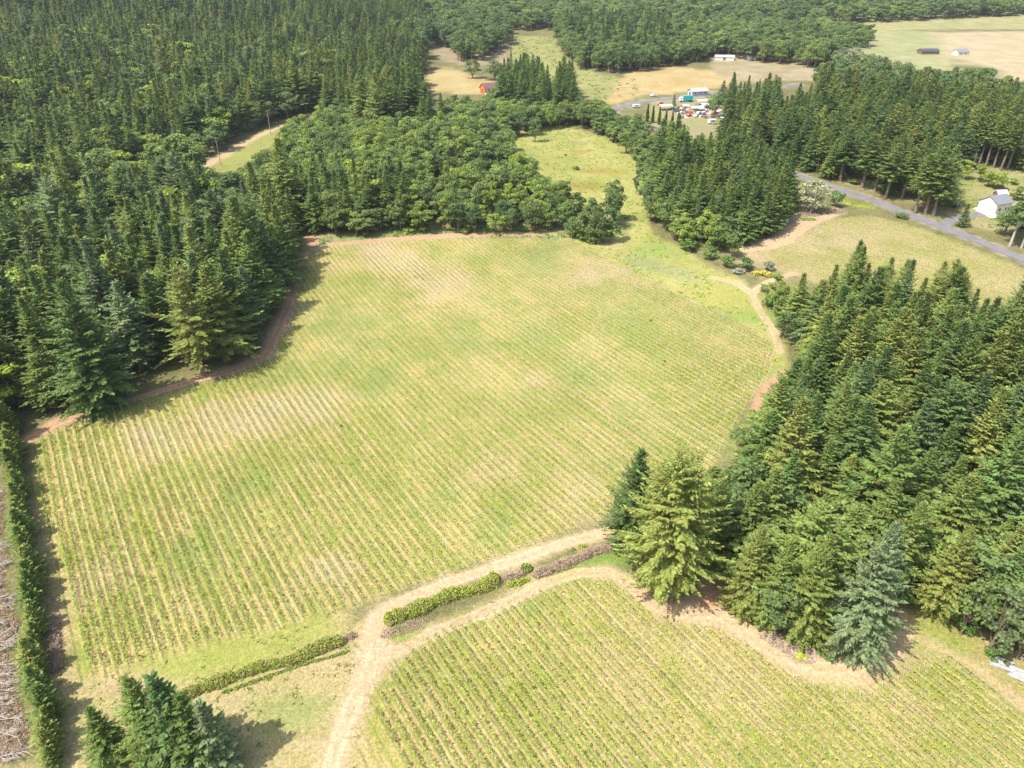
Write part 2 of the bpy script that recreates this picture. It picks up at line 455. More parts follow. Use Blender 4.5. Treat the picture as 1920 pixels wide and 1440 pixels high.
ROAD = pts([(2080,562),(1990,522),(1925,490),(1870,466),(1800,439),(1740,416),(1680,393),(1625,371),(1565,352),(1500,330),(1430,305),(1350,280),(1268,252),(1212,236),(1165,223),(1145,206),(1187,194),(1246,186),(1321,177),(1400,168),(1500,158)])
DRIVE = pts([(1762,428),(1785,412),(1815,405),(1850,400),(1880,395)])
MEADOW = pts([(935,262),(985,240),(1050,234),(1140,258),(1215,295),(1230,340),(1215,400),(1215,420),(1240,445),(1300,480),(1350,505),(1390,525),(1425,580),(1470,640),(1470,690),(1430,730),(1380,620),(1300,566),(1200,517),(1140,487),(1090,463),(1062,446),(1100,440),(1130,430),(1130,415),(1070,380),(1010,340),(965,300)])
MARSH = pts([(1170,480),(1230,485),(1300,510),(1310,530),(1240,515),(1180,500)])
CLEAR = pts([(330,345),(400,300),(460,262),(520,232),(545,245),(490,290),(420,330),(370,350)])
FARFIELDS = [
 (pts([(775,150),(790,128),(850,128),(905,148),(950,160),(945,178),(880,178),(800,172)]), (0.42,0.33,0.14), (0.5,0.40,0.19)),
 (pts([(930,70),(1040,70),(1060,110),(1130,140),(1200,150),(1200,175),(1150,195),(1090,200),(1000,150),(950,110)]), (0.27,0.30,0.09), (0.36,0.33,0.14)),
 (pts([(800,60),(960,60),(960,120),(880,125),(820,110)]), (0.3,0.25,0.14), (0.37,0.29,0.18)),
 (pts([(1170,140),(1230,120),(1300,128),(1400,140),(1380,165),(1300,172),(1200,180),(1130,200)]), (0.46,0.33,0.13), (0.5,0.4,0.2)),
 (pts([(1330,105),(1480,100),(1530,125),(1560,150),(1400,155),(1340,140)]), (0.33,0.28,0.14), (0.45,0.36,0.24)),
 (pts([(1220,190),(1360,178),(1370,255),(1290,262),(1220,235)]), (0.4,0.32,0.2), (0.28,0.30,0.11)),
 (pts([(1610,60),(1760,60),(1800,110),(1790,130),(1660,140),(1600,100)]), (0.3,0.34,0.14), (0.42,0.38,0.2)),
 (pts([(1740,60),(2100,60),(2100,190),(1930,170),(1860,130),(1780,110)]), (0.47,0.38,0.22), (0.52,0.43,0.27)),
 (pts([(-400,20),(-200,-60),(500,-90),(520,-30),(150,10)]), (0.33,0.3,0.13), (0.42,0.35,0.18)),
 (pts([(1100,40),(1500,0),(2300,-40),(2300,50),(1500,60)]), (0.3,0.33,0.12), (0.44,0.38,0.2)),
]
EDGE = pts([(590,462),(590,440),(700,430),(850,422),(1060,412),(1100,390),(1180,405),(1180,440),(1100,450),(1000,448),(700,455)])
YARD = pts([(1560,340),(1700,372),(1790,410),(1930,460),(2000,470),(2000,300),(1900,300),(1840,320),(1800,330),(1700,325),(1600,310)])
LOWGRASS = pts([(60,840),(140,1270),(420,1200),(640,1140),(690,1180),(720,1200),(800,1180),(1000,1080),(1180,1070),(1300,1130),(1380,1130),(1660,1150),(1760,1150),(1960,1250),(2200,1500),(2200,1700),(-300,1700),(-300,1440),(80,1440),(60,1200)])

OPEN = [np.array(q, float) for q in [
 [(370,327),(393,305),(443,278),(500,247),(530,234),(505,268),(467,293),(437,320),(400,326)],
 [(785,137),(850,133),(905,158),(912,184),(880,180),(850,174),(800,166)],
 [(945,84),(1040,80),(1048,118),(1095,145),(1200,158),(1160,172),(1120,186),(1095,172),(1070,135),(1000,98),(960,96)],
 [(1215,130),(1280,120),(1340,138),(1320,160),(1275,162),(1240,148),(1180,166),(1130,152)],
 [(1222,190),(1320,172),(1345,205),(1355,245),(1295,252),(1278,205),(1240,200)],
 [(1142,206),(1190,190),(1240,184),(1240,200),(1190,207),(1165,215)], [(1205,232),(1265,250),(1262,257),(1205,243)],
 [(958,262),(1000,250),(1050,245),(1110,262),(1170,300),(1195,340),(1190,370),(1170,400),(1140,375),(1080,348),(1025,318),(990,290)],
 [(1165,425),(1215,440),(1280,478),(1340,508),(1400,525),(1425,550),(1445,600),(1400,600),(1330,560),(1200,510),(1130,480),(1150,450)],
 [(1390,465),(1470,440),(1485,405),(1570,388),(1640,395),(1760,430),(1900,480),(1930,500),(1925,515),(1890,548),(1850,538),(1810,486),(1740,476),(1690,490),(1640,462),(1612,434),(1590,462),(1560,500),(1530,480),(1505,492),(1480,512),(1440,505)],
 [(1565,350),(1625,368),(1700,395),(1800,432),(1925,482),(1925,496),(1800,447),(1690,404),(1570,364)],
 [(1795,335),(1870,350),(1900,372),(1890,410),(1830,425),(1765,418),(1800,400),(1790,380)],
 [(1590,88),(1780,80),(1930,80),(1930,150),(1860,128),(1790,124),(1740,124),(1690,112),(1650,104)],
 [(1430,124),(1480,114),(1520,130),(1550,150),(1480,150)], [(800,90),(840,84),(850,118),(815,122)],
 [(600,462),(1050,450),(1200,520),(1400,615),(1445,650),(1425,720),(1405,780),(1365,820),(1330,870),(1305,893),(1280,875),(1220,860),(1175,850),(1110,960),(1120,1000),(200,1240),(80,1000),(90,830),(400,720),(520,682),(572,500)],
 [(1180,1070),(1350,1145),(1400,1195),(1500,1250),(1640,1245),(1668,1165),(1760,1168),(1880,1252),(1920,1300),(1920,1358),(700,1358),(760,1230)]]]
def covers_open(P, z, h, r):
    bad = np.zeros(len(P), bool)
    for t in (0.08, 0.3, 0.55, 0.8, 1.0):
        for sgn in (-1, 0, 1):
            x, y, _ = proj(P[:, 0] + sgn * r * (1 - t) * 0.75, P[:, 1], z + h * t)
            Q = np.stack([x, y], 1)
            for poly in OPEN: bad |= sdist(Q, poly) < -1.0
            for x0, x1, y0, y1 in ((392,430,255,312), (488,524,205,251), (562,586,182,212), (286,312,322,346), (142,172,404,432)):
                bad |= (x > x0) & (x < x1) & (y > y0) & (y < y1) & (proj(P[:, 0], P[:, 1], z)[1] > y1)
    return bad

# forests: (kind, polygon of trunk bases, spacing, height range, tint range, share)
WOODS = [
 ('conifer', [(-260,900),(-60,850),(20,790),(60,775),(130,752),(200,742),(300,705),(390,682),(440,672),(488,640),(505,590),(525,545),(540,500),(552,455),(556,425),(510,405),(450,395),(400,400),(330,390),(250,400),(130,460),(20,530),(-260,640)], 8.4, (18,33), (0.15,0.95)),
 ('conifer', [(-300,600),(10,500),(110,430),(240,335),(330,318),(410,270),(500,228),(570,205),(640,225),(720,260),(800,220),(830,150),(780,120),(760,75),(-900,75),(-900,400)], 9.2, (15,30), (0.1,0.95)),
 ('conifer', [(-1500,70),(800,70),(800,20),(600,-10),(-1500,-40)], 10.0, (20,32), (0.3,0.9)),
 ('broadleaf', [(-300,900),(0,800),(480,620),(540,450),(500,300),(330,318),(600,200),(640,100),(-900,100)], 14.0, (12,21), (0.05,0.75)),
 ('broadleaf', [(1432,560),(1470,552),(1500,560),(1500,640),(1470,650),(1445,620),(1428,585)], 5.0, (7,11), (0.15,0.7)),
 ('broadleaf', [(575,430),(620,445),(700,441),(800,438),(900,437),(1000,435),(1062,430),(1100,392),(1040,350),(990,310),(955,275),(900,262),(820,262),(720,265),(640,232),(580,240),(535,282),(480,340),(400,385),(440,392),(520,398)], 6.4, (9,15), (0.15,0.75)),
 ('conifer', [(560,425),(600,436),(700,432),(800,428),(760,390),(640,350),(540,370),(440,385),(520,395)], 8.5, (14,22), (0.3,0.9)),
 ('conifer', [(800,260),(780,235),(640,225),(700,180),(840,170),(860,215)], 9.0, (18,28), (0.3,0.8)),
 ('broadleaf', [(820,262),(950,262),(1060,236),(1150,262),(1200,290),(1290,290),(1250,262),(1170,240),(1120,215),(1080,210),(1000,205),(950,198),(860,200),(840,225)], 7.5, (9,15), (0.2,0.8)),
 ('conifer', [(940,215),(1090,222),(1100,200),(1060,170),(1000,150),(935,165)], 9.5, (18,27), (0.4,0.85)),
 ('conifer', [(1195,1015),(1290,1010),(1340,1060),(1385,1120),(1420,1150),(1500,1175),(1600,1180),(1630,1150),(1690,1080),(1760,1120),(1830,1170),(1930,1215),(2150,1300),(2300,1000),(2200,600),(1960,560),(1800,545),(1700,540),(1560,545),(1480,565),(1478,620),(1500,690),(1480,745),(1440,800),(1400,860),(1350,950)], 7.1, (15,27), (0.05,0.85)),
 ('broadleaf', [(1400,1150),(1520,1195),(1640,1175),(1690,1100),(1820,1190),(1930,1230),(1930,1100),(1700,900),(1500,850),(1430,800),(1340,950),(1380,1080)], 9.0, (10,16), (0.35,0.8)),
 ('conifer', [(1290,270),(1400,302),(1480,325),(1560,338),(1640,358),(1740,392),(1770,395),(1775,330),(1830,300),(1960,330),(2100,360),(2200,250),(1960,215),(1700,200),(1520,192),(1420,190),(1360,195),(1370,250)], 8.0, (13,27), (0.05,0.85)),
 ('conifer', [(1275,440),(1340,468),(1440,452),(1465,420),(1490,390),(1480,345),(1400,312),(1300,290),(1225,290),(1215,330),(1240,400)], 7.0, (14,24), (0.2,0.9)),
 ('broadleaf', [(1215,418),(1275,462),(1350,488),(1400,482),(1460,455),(1475,420),(1440,400),(1330,430),(1260,380),(1205,290),(1185,300),(1205,350)], 6.2, (8,13), (0.2,0.8)),
 ('broadleaf', [(1100,240),(1190,300),(1290,320),(1400,330),(1330,270),(1255,258),(1180,238),(1120,215)], 6.5, (8,13), (0.15,0.7)),
 ('broadleaf', [(1045,60),(1250,60),(1420,60),(1520,80),(1600,120),(1500,132),(1340,105),(1250,138),(1160,140),(1080,130),(1050,100)], 9.5, (14,22), (0.4,0.8)),
 ('conifer', [(1090,128),(1250,125),(1250,60),(1050,55)], 15.0, (20,30), (0.6,0.85)),
 ('broadleaf', [(1150,178),(1190,190),(1240,184),(1260,172),(1240,158),(1170,160)], 8.0, (11,16), (0.4,0.7)),
 ('broadleaf', [(1500,165),(1600,150),(1700,168),(1780,165),(1830,158),(1920,190),(1960,215),(1700,190),(1520,172)], 8.5, (12,20), (0.45,0.85)),
 ('broadleaf', [(1560,135),(1620,110),(1640,120),(1750,150),(1680,165),(1560,160)], 10.0, (13,19), (0.85,1.0)),
 ('broadleaf', [(730,110),(900,118),(960,80),(940,50),(730,50)], 10.0, (14,24), (0.55,0.8)),
 ('broadleaf', [(1500,55),(1640,75),(1620,95),(1500,95)], 11.0, (12,18), (0.3,0.8)),
 ('broadleaf', [(800,55),(1500,50),(1900,30),(2500,20),(2500,-40),(800,-30)], 15.0, (14,24), (0.4,0.8)),
 ('conifer', [(600,-20),(2600,-60),(2600,-125),(-800,-125),(-1500,-45)], 18.0, (20,30), (0.4,0.85)),
]
WOODS = [(k, pts(p), s, h, t) for k, p, s, h, t in WOODS]

# ------------------------------------------------------------------ vine rows: a row coordinate fitted to rows traced in the photo
def row_field(az_deg, spacing, guides, start):
    az = R(az_deg)
    d = np.array([-math.sin(az), math.cos(az)]); n = np.array([math.cos(az), math.sin(az)])
    terms = [(1,1),(0,1),(0,2),(0,3),(1,2),(2,1),(2,0)]
    S = 100.0
    def basis(w, t):
        return np.stack([(w / S) ** a * (t / S) ** b for a, b in terms], -1)
    c = np.zeros(len(terms))
    o = at(*start)
    if guides:
        A = []; B = []
        nl = len(guides)
        for i, g in enumerate(guides):
            G = pts(g) - o
            w = G @ n; t = G @ d
            Bs = basis(w, t)
            for j in range(len(w)):
                row = np.zeros(len(terms) + nl); row[:len(terms)] = Bs[j]; row[len(terms) + i] = -1
                A.append(row); B.append(-w[j])
        for k in range(len(terms)):
            row = np.zeros(len(terms) + nl); row[k] = 0.12 if terms[k] != (2, 0) else 1.0
            A.append(row); B.append(0.0)
        sol = np.linalg.lstsq(np.array(A), np.array(B), rcond=None)[0]
        c = sol[:len(terms)]
    def ufun(P):
        Q = P - o
        w = Q @ n; t = Q @ d
        return (w + basis(w, t) @ c) / spacing
    u0 = float(ufun(o[None])[0])
    def trace(k, t):
        w = np.full(len(t), k * spacing)
        for _ in range(12):
            w = w - (w + basis(w, t) @ c - (k + u0) * spacing)
        return o + w[:, None] * n + t[:, None] * d
    return (lambda P: ufun(P) - u0), trace, (lambda P: (P - o) @ d)

GUIDES = [[(153,1275),(130,1173),(110,1083),(93,993),(79,928),(68,878)],
          [(485,850),(526,919),(567,992),(609,1056),(646,1120)],
          [(612,546),(710,655)],
          [(699,458),(781,546),(860,612),(972,700),(1073,793)],
          [(909,458),(991,512),(1047,546),(1122,595)],
          [(1160,497),(1243,543),(1343,593),(1410,618),(1452,645)],
          [(1160,742),(1222,780),(1267,805)], [(1267,793),(1353,842)]]
U_MAIN, TR_MAIN, T_MAIN = row_field(34.5, 1.74, GUIDES, (153,1275))
U_LOW, TR_LOW, T_LOW = row_field(34.0, 1.62, [[(707,1295),(743,1357)], [(760,1235),(800,1295),(837,1357)], [(1157,1093),(1280,1210)], [(1773,1230),(1850,1290),(1917,1343)]], (707,1295))
U_UP, TR_UP, T_UP = row_field(56.0, 2.0, [], (1430,475))

# ------------------------------------------------------------------ ground sheet with its zones
def axis(lo, hi, a, b, step, grow=1.06):
    mid = list(np.arange(a, b + 1e-6, step))
    left = []; s = step; x = a
    while x > lo:
        s *= grow; x -= s; left.append(x)
    right = []; s = step; x = mid[-1]
    while x < hi:
        s *= grow; x += s; right.append(x)
    return np.array(left[::-1] + mid + right)

def build_ground():
    xs = axis(-5000, 5000, -125, 150, 0.9)
    ys = axis(-400, 6500, 48, 300, 0.9, 1.035)
    nx, ny = len(xs), len(ys)
    X, Y = np.meshgrid(xs, ys)
    P = np.stack([X.ravel(), Y.ravel()], 1)
    Z = height(P[:, 0], P[:, 1])
    n = len(P)
    wob = (fnoise(P[:, 0], P[:, 1], 6, 3) - 0.5)
    wob2 = (fnoise(P[:, 0], P[:, 1], 22, 9) - 0.5)
    base = np.tile(np.array([0.17, 0.16, 0.07]), (n, 1)); alt = np.tile(np.array([0.25, 0.23, 0.10]), (n, 1))
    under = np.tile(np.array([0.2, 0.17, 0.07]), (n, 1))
    mixa = np.full(n, 0.5); rowm = np.zeros(n); rowu = np.zeros(n); rowt = np.zeros(n)
    zone = np.zeros(n, int)
    def lay(m, b, a, mx=0.5, z=None, thr=0.5):
        nonlocal base, alt, mixa
        m = np.clip(m, 0, 1)
        base = base * (1 - m[:, None]) + np.array(b) * m[:, None]
        alt = alt * (1 - m[:, None]) + np.array(a) * m[:, None]
        mixa = mixa * (1 - m) + mx * m
        if z is not None: zone[m > thr] = z
    def near(P0, pad):
        lo = P0.min(0) - pad; hi = P0.max(0) + pad
        return (P[:, 0] > lo[0]) & (P[:, 0] < hi[0]) & (P[:, 1] > lo[1]) & (P[:, 1] < hi[1])
    def soft(poly, edge, wobm=2.0):
        out = np.zeros(n); k = near(poly, edge * 3 + 5)
        out[k] = np.clip(0.5 - (sdist(P[k], poly) + wob[k] * wobm) / edge, 0, 1)
        return out
    # far countryside beyond the woods stays the default dull green-brown; fields on top
    for poly, b, a in FARFIELDS: lay(soft(poly, 5, 8), b, a, 0.5, 3)
    lay(soft(MEADOW, 3, 5), (0.33, 0.35, 0.085), (0.44, 0.40, 0.15), 0.48, 2)
    lay(soft(MARSH, 3, 6), (0.30, 0.33, 0.12), (0.38, 0.38, 0.17), 0.5)
    k = near(MEADOW, 5)
    for (px, py, rr, c) in [(1095,350,7,(0.36,0.25,0.07)),(1145,322,6,(0.38,0.3,0.07)),(1110,320,5,(0.37,0.28,0.07)),(1075,268,5,(0.3,0.28,0.12)),(1080,285,4,(0.33,0.22,0.1)),(1130,345,5,(0.3,0.32,0.07)),
                            (1230,470,8,(0.27,0.34,0.09)),(1420,590,9,(0.25,0.34,0.08)),(1360,560,10,(0.42,0.4,0.11)),(1445,700,6,(0.27,0.36,0.08))]:
        q = at(px, py); dd = np.hypot((P[:, 0] - q[0]) / 1.6, P[:, 1] - q[1])
        lay(np.clip(1.2 - dd / rr + wob * 1.2, 0, 0.8), c, c, 0.5)
    lay(soft(EDGE, 3, 4), (0.25, 0.29, 0.09), (0.36, 0.31, 0.16), 0.45, 2)
    lay(soft(CLEAR, 3, 5), (0.33, 0.3, 0.12), (0.3, 0.34, 0.07), 0.5, 2)
    lay(soft(YARD, 4, 4), (0.28, 0.31, 0.09), (0.42, 0.33, 0.19), 0.45, 2)
    lay(soft(LOWGRASS, 3, 3), (0.37, 0.33, 0.11), (0.46, 0.37, 0.19), 0.5, 2)
    k = near(LOWGRASS, 5)
    for (px, py, rr, c) in [(420,1220,6,(0.32,0.35,0.08)),(560,1180,5,(0.34,0.36,0.085)),(340,1250,5,(0.32,0.35,0.08)),(250,1290,3,(0.46,0.34,0.19)),(130,1180,3.5,(0.5,0.36,0.2)),(160,1330,4,(0.42,0.37,0.15)),(1130,1050,3.5,(0.22,0.33,0.06)),(1060,1075,2.5,(0.26,0.34,0.06)),
                            (760,1195,3,(0.3,0.34,0.08)),(1690,1190,3,(0.3,0.35,0.07)),(1760,1205,4,(0.3,0.35,0.07)),(1560,1285,4,(0.36,0.36,0.1)),(760,1290,2,(0.22,0.34,0.08)),(795,1340,2,(0.2,0.33,0.09)),(560,1330,4,(0.3,0.33,0.11)),(640,1260,5,(0.46,0.37,0.18))]:
        q = at(px, py); dd = np.hypot((P[:, 0] - q[0]) / 2.0, P[:, 1] - q[1])
        lay(np.clip(1.2 - dd / rr + wob * 1.2, 0, 0.85), c, c, 0.5)
    # vineyards
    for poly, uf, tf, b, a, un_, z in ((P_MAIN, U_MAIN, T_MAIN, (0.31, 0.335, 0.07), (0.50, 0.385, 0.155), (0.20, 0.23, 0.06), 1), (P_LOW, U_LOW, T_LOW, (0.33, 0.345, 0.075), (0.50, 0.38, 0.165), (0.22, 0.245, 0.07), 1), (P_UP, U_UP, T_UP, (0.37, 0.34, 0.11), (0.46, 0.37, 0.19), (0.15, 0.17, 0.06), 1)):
        sd = np.full(n, 99.0); k = near(poly, 12); sd[k] = sdist(P[k], poly)
        m = np.clip(0.5 - (sd + wob * 1.5) / 2.0, 0, 1)
        lay(m, b, a, 0.49, z)
        under[m > 0.01] = un_  # weed green with the row's shadow darkness painted in
        k = sd < 8
        rowu[k] = uf(P[k]); rowt[k] = tf(P[k]); rowm = np.maximum(rowm, np.clip(0.5 - (sd - 1.0) / 1.5, 0, 1))
    SOIL = (0.58, 0.38, 0.22)
    for (px, py, rr, st) in [(720,480,10,.5),(760,500,12,.55),(810,525,12,.5),(850,545,9,.4),(640,500,7,.35),(560,750,9,.8),(605,765,8,.75),(500,770,9,.6),(450,780,9,.65),(390,800,8,.6),(300,835,7,.7),(280,820,5,.6),(240,800,5,.4),(700,470,9,.6),(1010,715,5,.4),(630,1075,4.5,.7),(650,1095,4.5,.7),(560,1100,5,.3),
                             (1090,520,10,.4),(1130,500,9,.4),(930,880,7,.3),(1090,930,7,.5),(1060,960,6,.4),(200,1080,6,.3),(330,1120,6,.3),(150,1100,5,.3),(1150,470,8,.4),(1180,520,8,.35),
                             (1220,1200,6,.3),(1150,1250,5,.25),(1320,1260,6,.3),(1280,1210,4,.4),(1420,1300,6,.3),(1200,1330,5,.2),(1700,1310,4,.2),(1390,480,12,.7),(1500,440,12,.5),(1480,510,10,.25),(1600,450,12,.35),
                             (1530,405,9,.8),(1500,412,8,.5)]:
        q = at(px, py); dd = np.hypot((P[:, 0] - q[0]) * 1.0, (P[:, 1] - q[1]) * 0.8)
        m = np.clip((1.15 - dd / rr + wob * 1.6) * st, 0, st)
        lay(m * 0.7, SOIL, (0.53, 0.42, 0.27), 0.5); mixa += m * 0.75
    for (px, py, rr) in [(390,1030,7),(370,1020,5),(590,700,9),(545,705,7),(1010,490,11),(1040,460,8),(1170,590,10),(700,640,12),(720,700,9),(930,1000,6),(1170,780,7),(1100,690,9),(480,900,6),(820,930,6),(1000,625,9),(620,600,10),(860,1180,3),(1000,1130,4),(880,640,9),(1380,840,7)]:
        q = at(px, py); dd = np.hypot(P[:, 0] - q[0], (P[:, 1] - q[1]) * 0.8)
        lay(np.clip((1.15 - dd / rr + wob * 1.8) * 0.6, 0, 0.6), (0.25, 0.31, 0.08), (0.32, 0.34, 0.1), 0.4)
    mixa += wob2 * 0.25
    trackd = np.full(n, 9.0)
    # gravel shoulders of the paved road
    k = near(ROAD, 20); dd = np.full(n, 99.0); dd[k] = pdist(P[k], ROAD, [5.6] * len(ROAD))
    lay(np.clip(0.9 - (dd + wob * 1.5) / 1.6, 0, 0.8), (0.42, 0.36, 0.27), (0.5, 0.41, 0.29), 0.5)
    rowm *= 1 - 0.45 * sstep(120, 240, P[:, 1])
    # dirt tracks
    PINK = (0.56, 0.33, 0.19); PALE = (0.66, 0.46, 0.28)
    for name, (line, w) in TRACKS.items():
        k = near(line, 14)
        dd = np.full(n, 99.0); dd[k] = pdist(P[k], line, w)
        if name in ('main', 'lower', 'right', 'left', 'upper', 'spur'):
            trackd[k] = np.minimum(trackd[k], pdist(P[k], line, [0.0] * len(line)))
        halo = np.clip(0.55 - (dd + wob * 3.0) / 3.0, 0, 0.45)
        c2 = PINK if name in ('left', 'rightlow', 'north', 'bigtree', 'woodgap') else PALE
        st = {'lower': 0.75, 'verge': 0.45, 'upper': 0.75, 'right': 0.75, 'power': 0.7}.get(name, 0.97)
        lay(halo * st, (0.47, 0.37, 0.2), (0.52, 0.42, 0.25), 0.5)
        lay(np.clip(0.5 - (dd + wob * 1.3) / 1.1, 0, 1) * st, c2, tuple(v * 0.92 for v in c2), 0.5, 4, 0.42)
        rowm *= 1 - np.clip(0.6 - dd / 1.5, 0, 1)
    # mesh
    V = np.stack([P[:, 0], P[:, 1], Z], 1)
    I = np.arange(n).reshape(ny, nx)
    F = np.stack([I[:-1, :-1], I[:-1, 1:], I[1:, 1:], I[1:, :-1]], -1).reshape(-1, 4)
    fz = zone[F[:, 0]]
    names = {0: ('ground', 'forest floor and rough countryside'), 1: ('vineyard_ground', ''), 2: ('grass_ground', ''), 3: ('field', ''), 4: ('dirt_track', '')}
    for z, (nm, _) in names.items():
        Fz = F[fz == z]
        used, inv = np.unique(Fz, return_inverse=True)
        me = mesh_np(nm, V[used], inv.reshape(-1, 4), M_GROUND)
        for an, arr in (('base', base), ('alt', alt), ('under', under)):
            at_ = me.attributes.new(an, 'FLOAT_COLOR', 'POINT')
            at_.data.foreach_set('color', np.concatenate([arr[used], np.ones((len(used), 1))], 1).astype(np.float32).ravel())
        for an, arr in (('rowu', rowu), ('rowt', rowt), ('trackd', trackd), ('rowm', rowm), ('mixa', mixa)):
            at_ = me.attributes.new(an, 'FLOAT', 'POINT'); at_.data.foreach_set('value', arr[used].astype(np.float32))
        me.polygons.foreach_set('use_smooth', np.ones(len(me.polygons), bool))
        tag(link(nm, me), kind='structure')
build_ground()

def strip(name, line, width, mat, lift, kerb=0.0):
    """a sheet laid along a line, following the ground"""
    seg = np.diff(line, axis=0); L = np.concatenate([[0], np.cumsum(np.linalg.norm(seg, axis=1))])
    s = np.arange(0, L[-1], 2.0)
    x = np.interp(s, L, line[:, 0]); y = np.interp(s, L, line[:, 1])
    for _ in range(6):
        x[1:-1] = (x[:-2] + x[1:-1] * 2 + x[2:]) / 4; y[1:-1] = (y[:-2] + y[1:-1] * 2 + y[2:]) / 4
    t = np.stack([np.gradient(x), np.gradient(y)], 1); t /= np.linalg.norm(t, axis=1)[:, None]
    nrm = np.stack([-t[:, 1], t[:, 0]], 1)
    V = []; cols = 7
    for j in range(cols):
        o = (j / (cols - 1) - 0.5) * width
        q = np.stack([x, y], 1) + nrm * o
        crown = 0.06 * (1 - (2 * o / width) ** 2)
        V.append(np.concatenate([q, (height(q[:, 0], q[:, 1]) + lift + crown)[:, None]], 1))
    V = np.stack(V, 1); m = len(x)
    I = np.arange(m * cols).reshape(m, cols)
    F = np.stack([I[:-1, :-1], I[:-1, 1:], I[1:, 1:], I[1:, :-1]], -1).reshape(-1, 4)
    me = mesh_np(name, V.reshape(-1, 3), F, mat)
    return tag(link(name, me), kind='structure')
strip('road', ROAD, 5.6, M_ASPHALT, 0.12)
strip('driveway', DRIVE, 5.0, M_ASPHALT, 0.09)

# ------------------------------------------------------------------ tree shapes
def quads(P, D, W, Nn, bend=None):
    """kite-shaped sprays: base P, length vector D, half width W along unit Nn; returns V, F"""
    k = len(P)
    mid = P + D * 0.55
    side = Nn * W[:, None]
    V = np.stack([P, mid + side, P + D, mid - side], 1).reshape(-1, 3)
    F = np.arange(4 * k).reshape(k, 4)
    return V, F

def unit(v): return v / np.maximum(np.linalg.norm(v, axis=-1, keepdims=True), 1e-9)

def conifer_crown(seed, H=25.0, Rad=4.2, bare=0.06, power=0.75, gap=0.62, per=7, rise=0.15, droop=0.5, thin=0.0, irregular=0.18):
    g = np.random.default_rng(seed)
    P_ = []; D_ = []; W_ = []; N_ = []
    z = H * bare
    zs = []
    while z < H * 0.985:
        zs.append(z); z += gap * (0.6 + 0.8 * g.random()) * (1.0 - 0.45 * z / H)
    azo = 0.0
    lob = g.random(3) * 6.28
    for z in zs:
        tz = (z - H * bare) / (H * (1 - bare))
        prof = (1 - tz) ** power * min(1.0, 0.55 + tz * 3.2)
        nb = max(4, int(per * (0.55 + 0.6 * (1 - tz))))
        azo += 2.4
        for i in range(nb):
            if g.random() < thin: continue
            a = azo + 6.2832 * (i + 0.6 * g.random()) / nb
            L = Rad * prof * (1 + irregular * g.normal()) * (1 + 0.10 * math.sin(a + lob[0]) + 0.07 * math.sin(2 * a + z * 0.5 + lob[1]))
            L = max(0.35, L)
            e0 = rise + 0.75 * tz + 0.12 * g.normal()
            m = max(3, int(L / 0.42))
            s = (np.arange(m) + 0.6) / m
            out = np.array([math.cos(a), math.sin(a), 0.0])
            lat = np.array([-math.sin(a), math.cos(a), 0.0])
            zz = L * (math.sin(e0) * s - droop * s ** 2 * (1 - tz) * 0.7 + 0.16 * np.clip(s - 0.65, 0, 1) * droop)
            rr = L * math.cos(e0) * s
            base = out * rr[:, None] + np.array([0, 0, z]) + np.array([0, 0, 1.0]) * zz[:, None] + lat * (0.05 * L * g.normal() * s ** 2)[:, None]
            keep = s > 0.12
            for sgn in (-1, 1):
                tl = (0.2 * L * (1 - s) + 0.34 + 0.09 * min(L, 4)) * (0.75 + 0.5 * g.random(m)) * (0.65 + 0.35 * np.sin(np.clip(s * 3.2, 0, 3.1)))
                d = out * 0.72 + lat * sgn * 0.72
                d = d[None] + g.normal(size=(m, 3)) * 0.16 + np.array([0, 0, -0.16])
                d = unit(d)
                nn = unit(np.cross(d, unit(np.array([0, 0, 1.0]) + lat * sgn * -0.35 + g.normal(size=(m, 3)) * 0.38)))
                P_.append(base[keep]); D_.append((d * tl[:, None])[keep]); W_.append((0.09 + 0.125 * tl)[keep]); N_.append(nn[keep])
            # hanging sprays under the bough give it depth
            d = unit(out * 0.55 + np.array([0, 0, -0.75]) + g.normal(size=(m, 3)) * 0.3)
            tl = (0.35 + 0.10 * L * (1 - s)) * (0.7 + 0.6 * g.random(m))
            nn = unit(np.cross(d, out + g.normal(size=(m, 3)) * 0.5))
            P_.append(base[keep]); D_.append((d * tl[:, None])[keep]); W_.append((0.14 + 0.12 * tl)[keep]); N_.append(nn[keep])
            # tip
            d = unit(out + np.array([0, 0, 0.1 + 0.5 * tz]) + g.normal(size=3) * 0.1)[None]
            tl = np.array([0.55 + 0.08 * L])
            P_.append(base[-1:]); D_.append(d * tl[:, None]); W_.append(0.13 + 0.1 * tl); N_.append(lat[None])
    # leader
    for i in range(5):
        P_.append(np.array([[0, 0, H * (0.955 + 0.008 * i)]])); a = i * 2.1
        D_.append(np.array([[0.25 * math.cos(a), 0.25 * math.sin(a), 0.75]])); W_.append(np.array([0.12])); N_.append(np.array([[-math.sin(a), math.cos(a), 0]]))
    return quads(np.concatenate(P_), np.concatenate(D_), np.concatenate(W_), np.concatenate(N_))

def trunk_mb(H, r0, sticks=0, seed=0, bare=0.1, lean=0.0):
    g = random.Random(seed); mb = MB()
    n = 5
    prev = (0, 0, -0.8)
    for i in range(1, n + 1):
        t = i / n
        cur = (lean * H * t * t * 0.5, 0.012 * H * math.sin(3 * t), H * 0.97 * t)
        mb.tube(prev, cur, r0 * (1 - (i - 1) / n) + 0.03, r0 * (1 - t) + 0.03, 7)
        prev = cur
    for i in range(sticks):
        z = H * (0.05 + (bare + 0.15) * g.random()); a = g.random() * 6.28; L = 0.8 + 1.6 * g.random()
        mb.tube((0, 0, z), (L * math.cos(a), L * math.sin(a), z + 0.25 * g.uniform(-1, 1)), 0.05, 0.02, 3)
    return mb

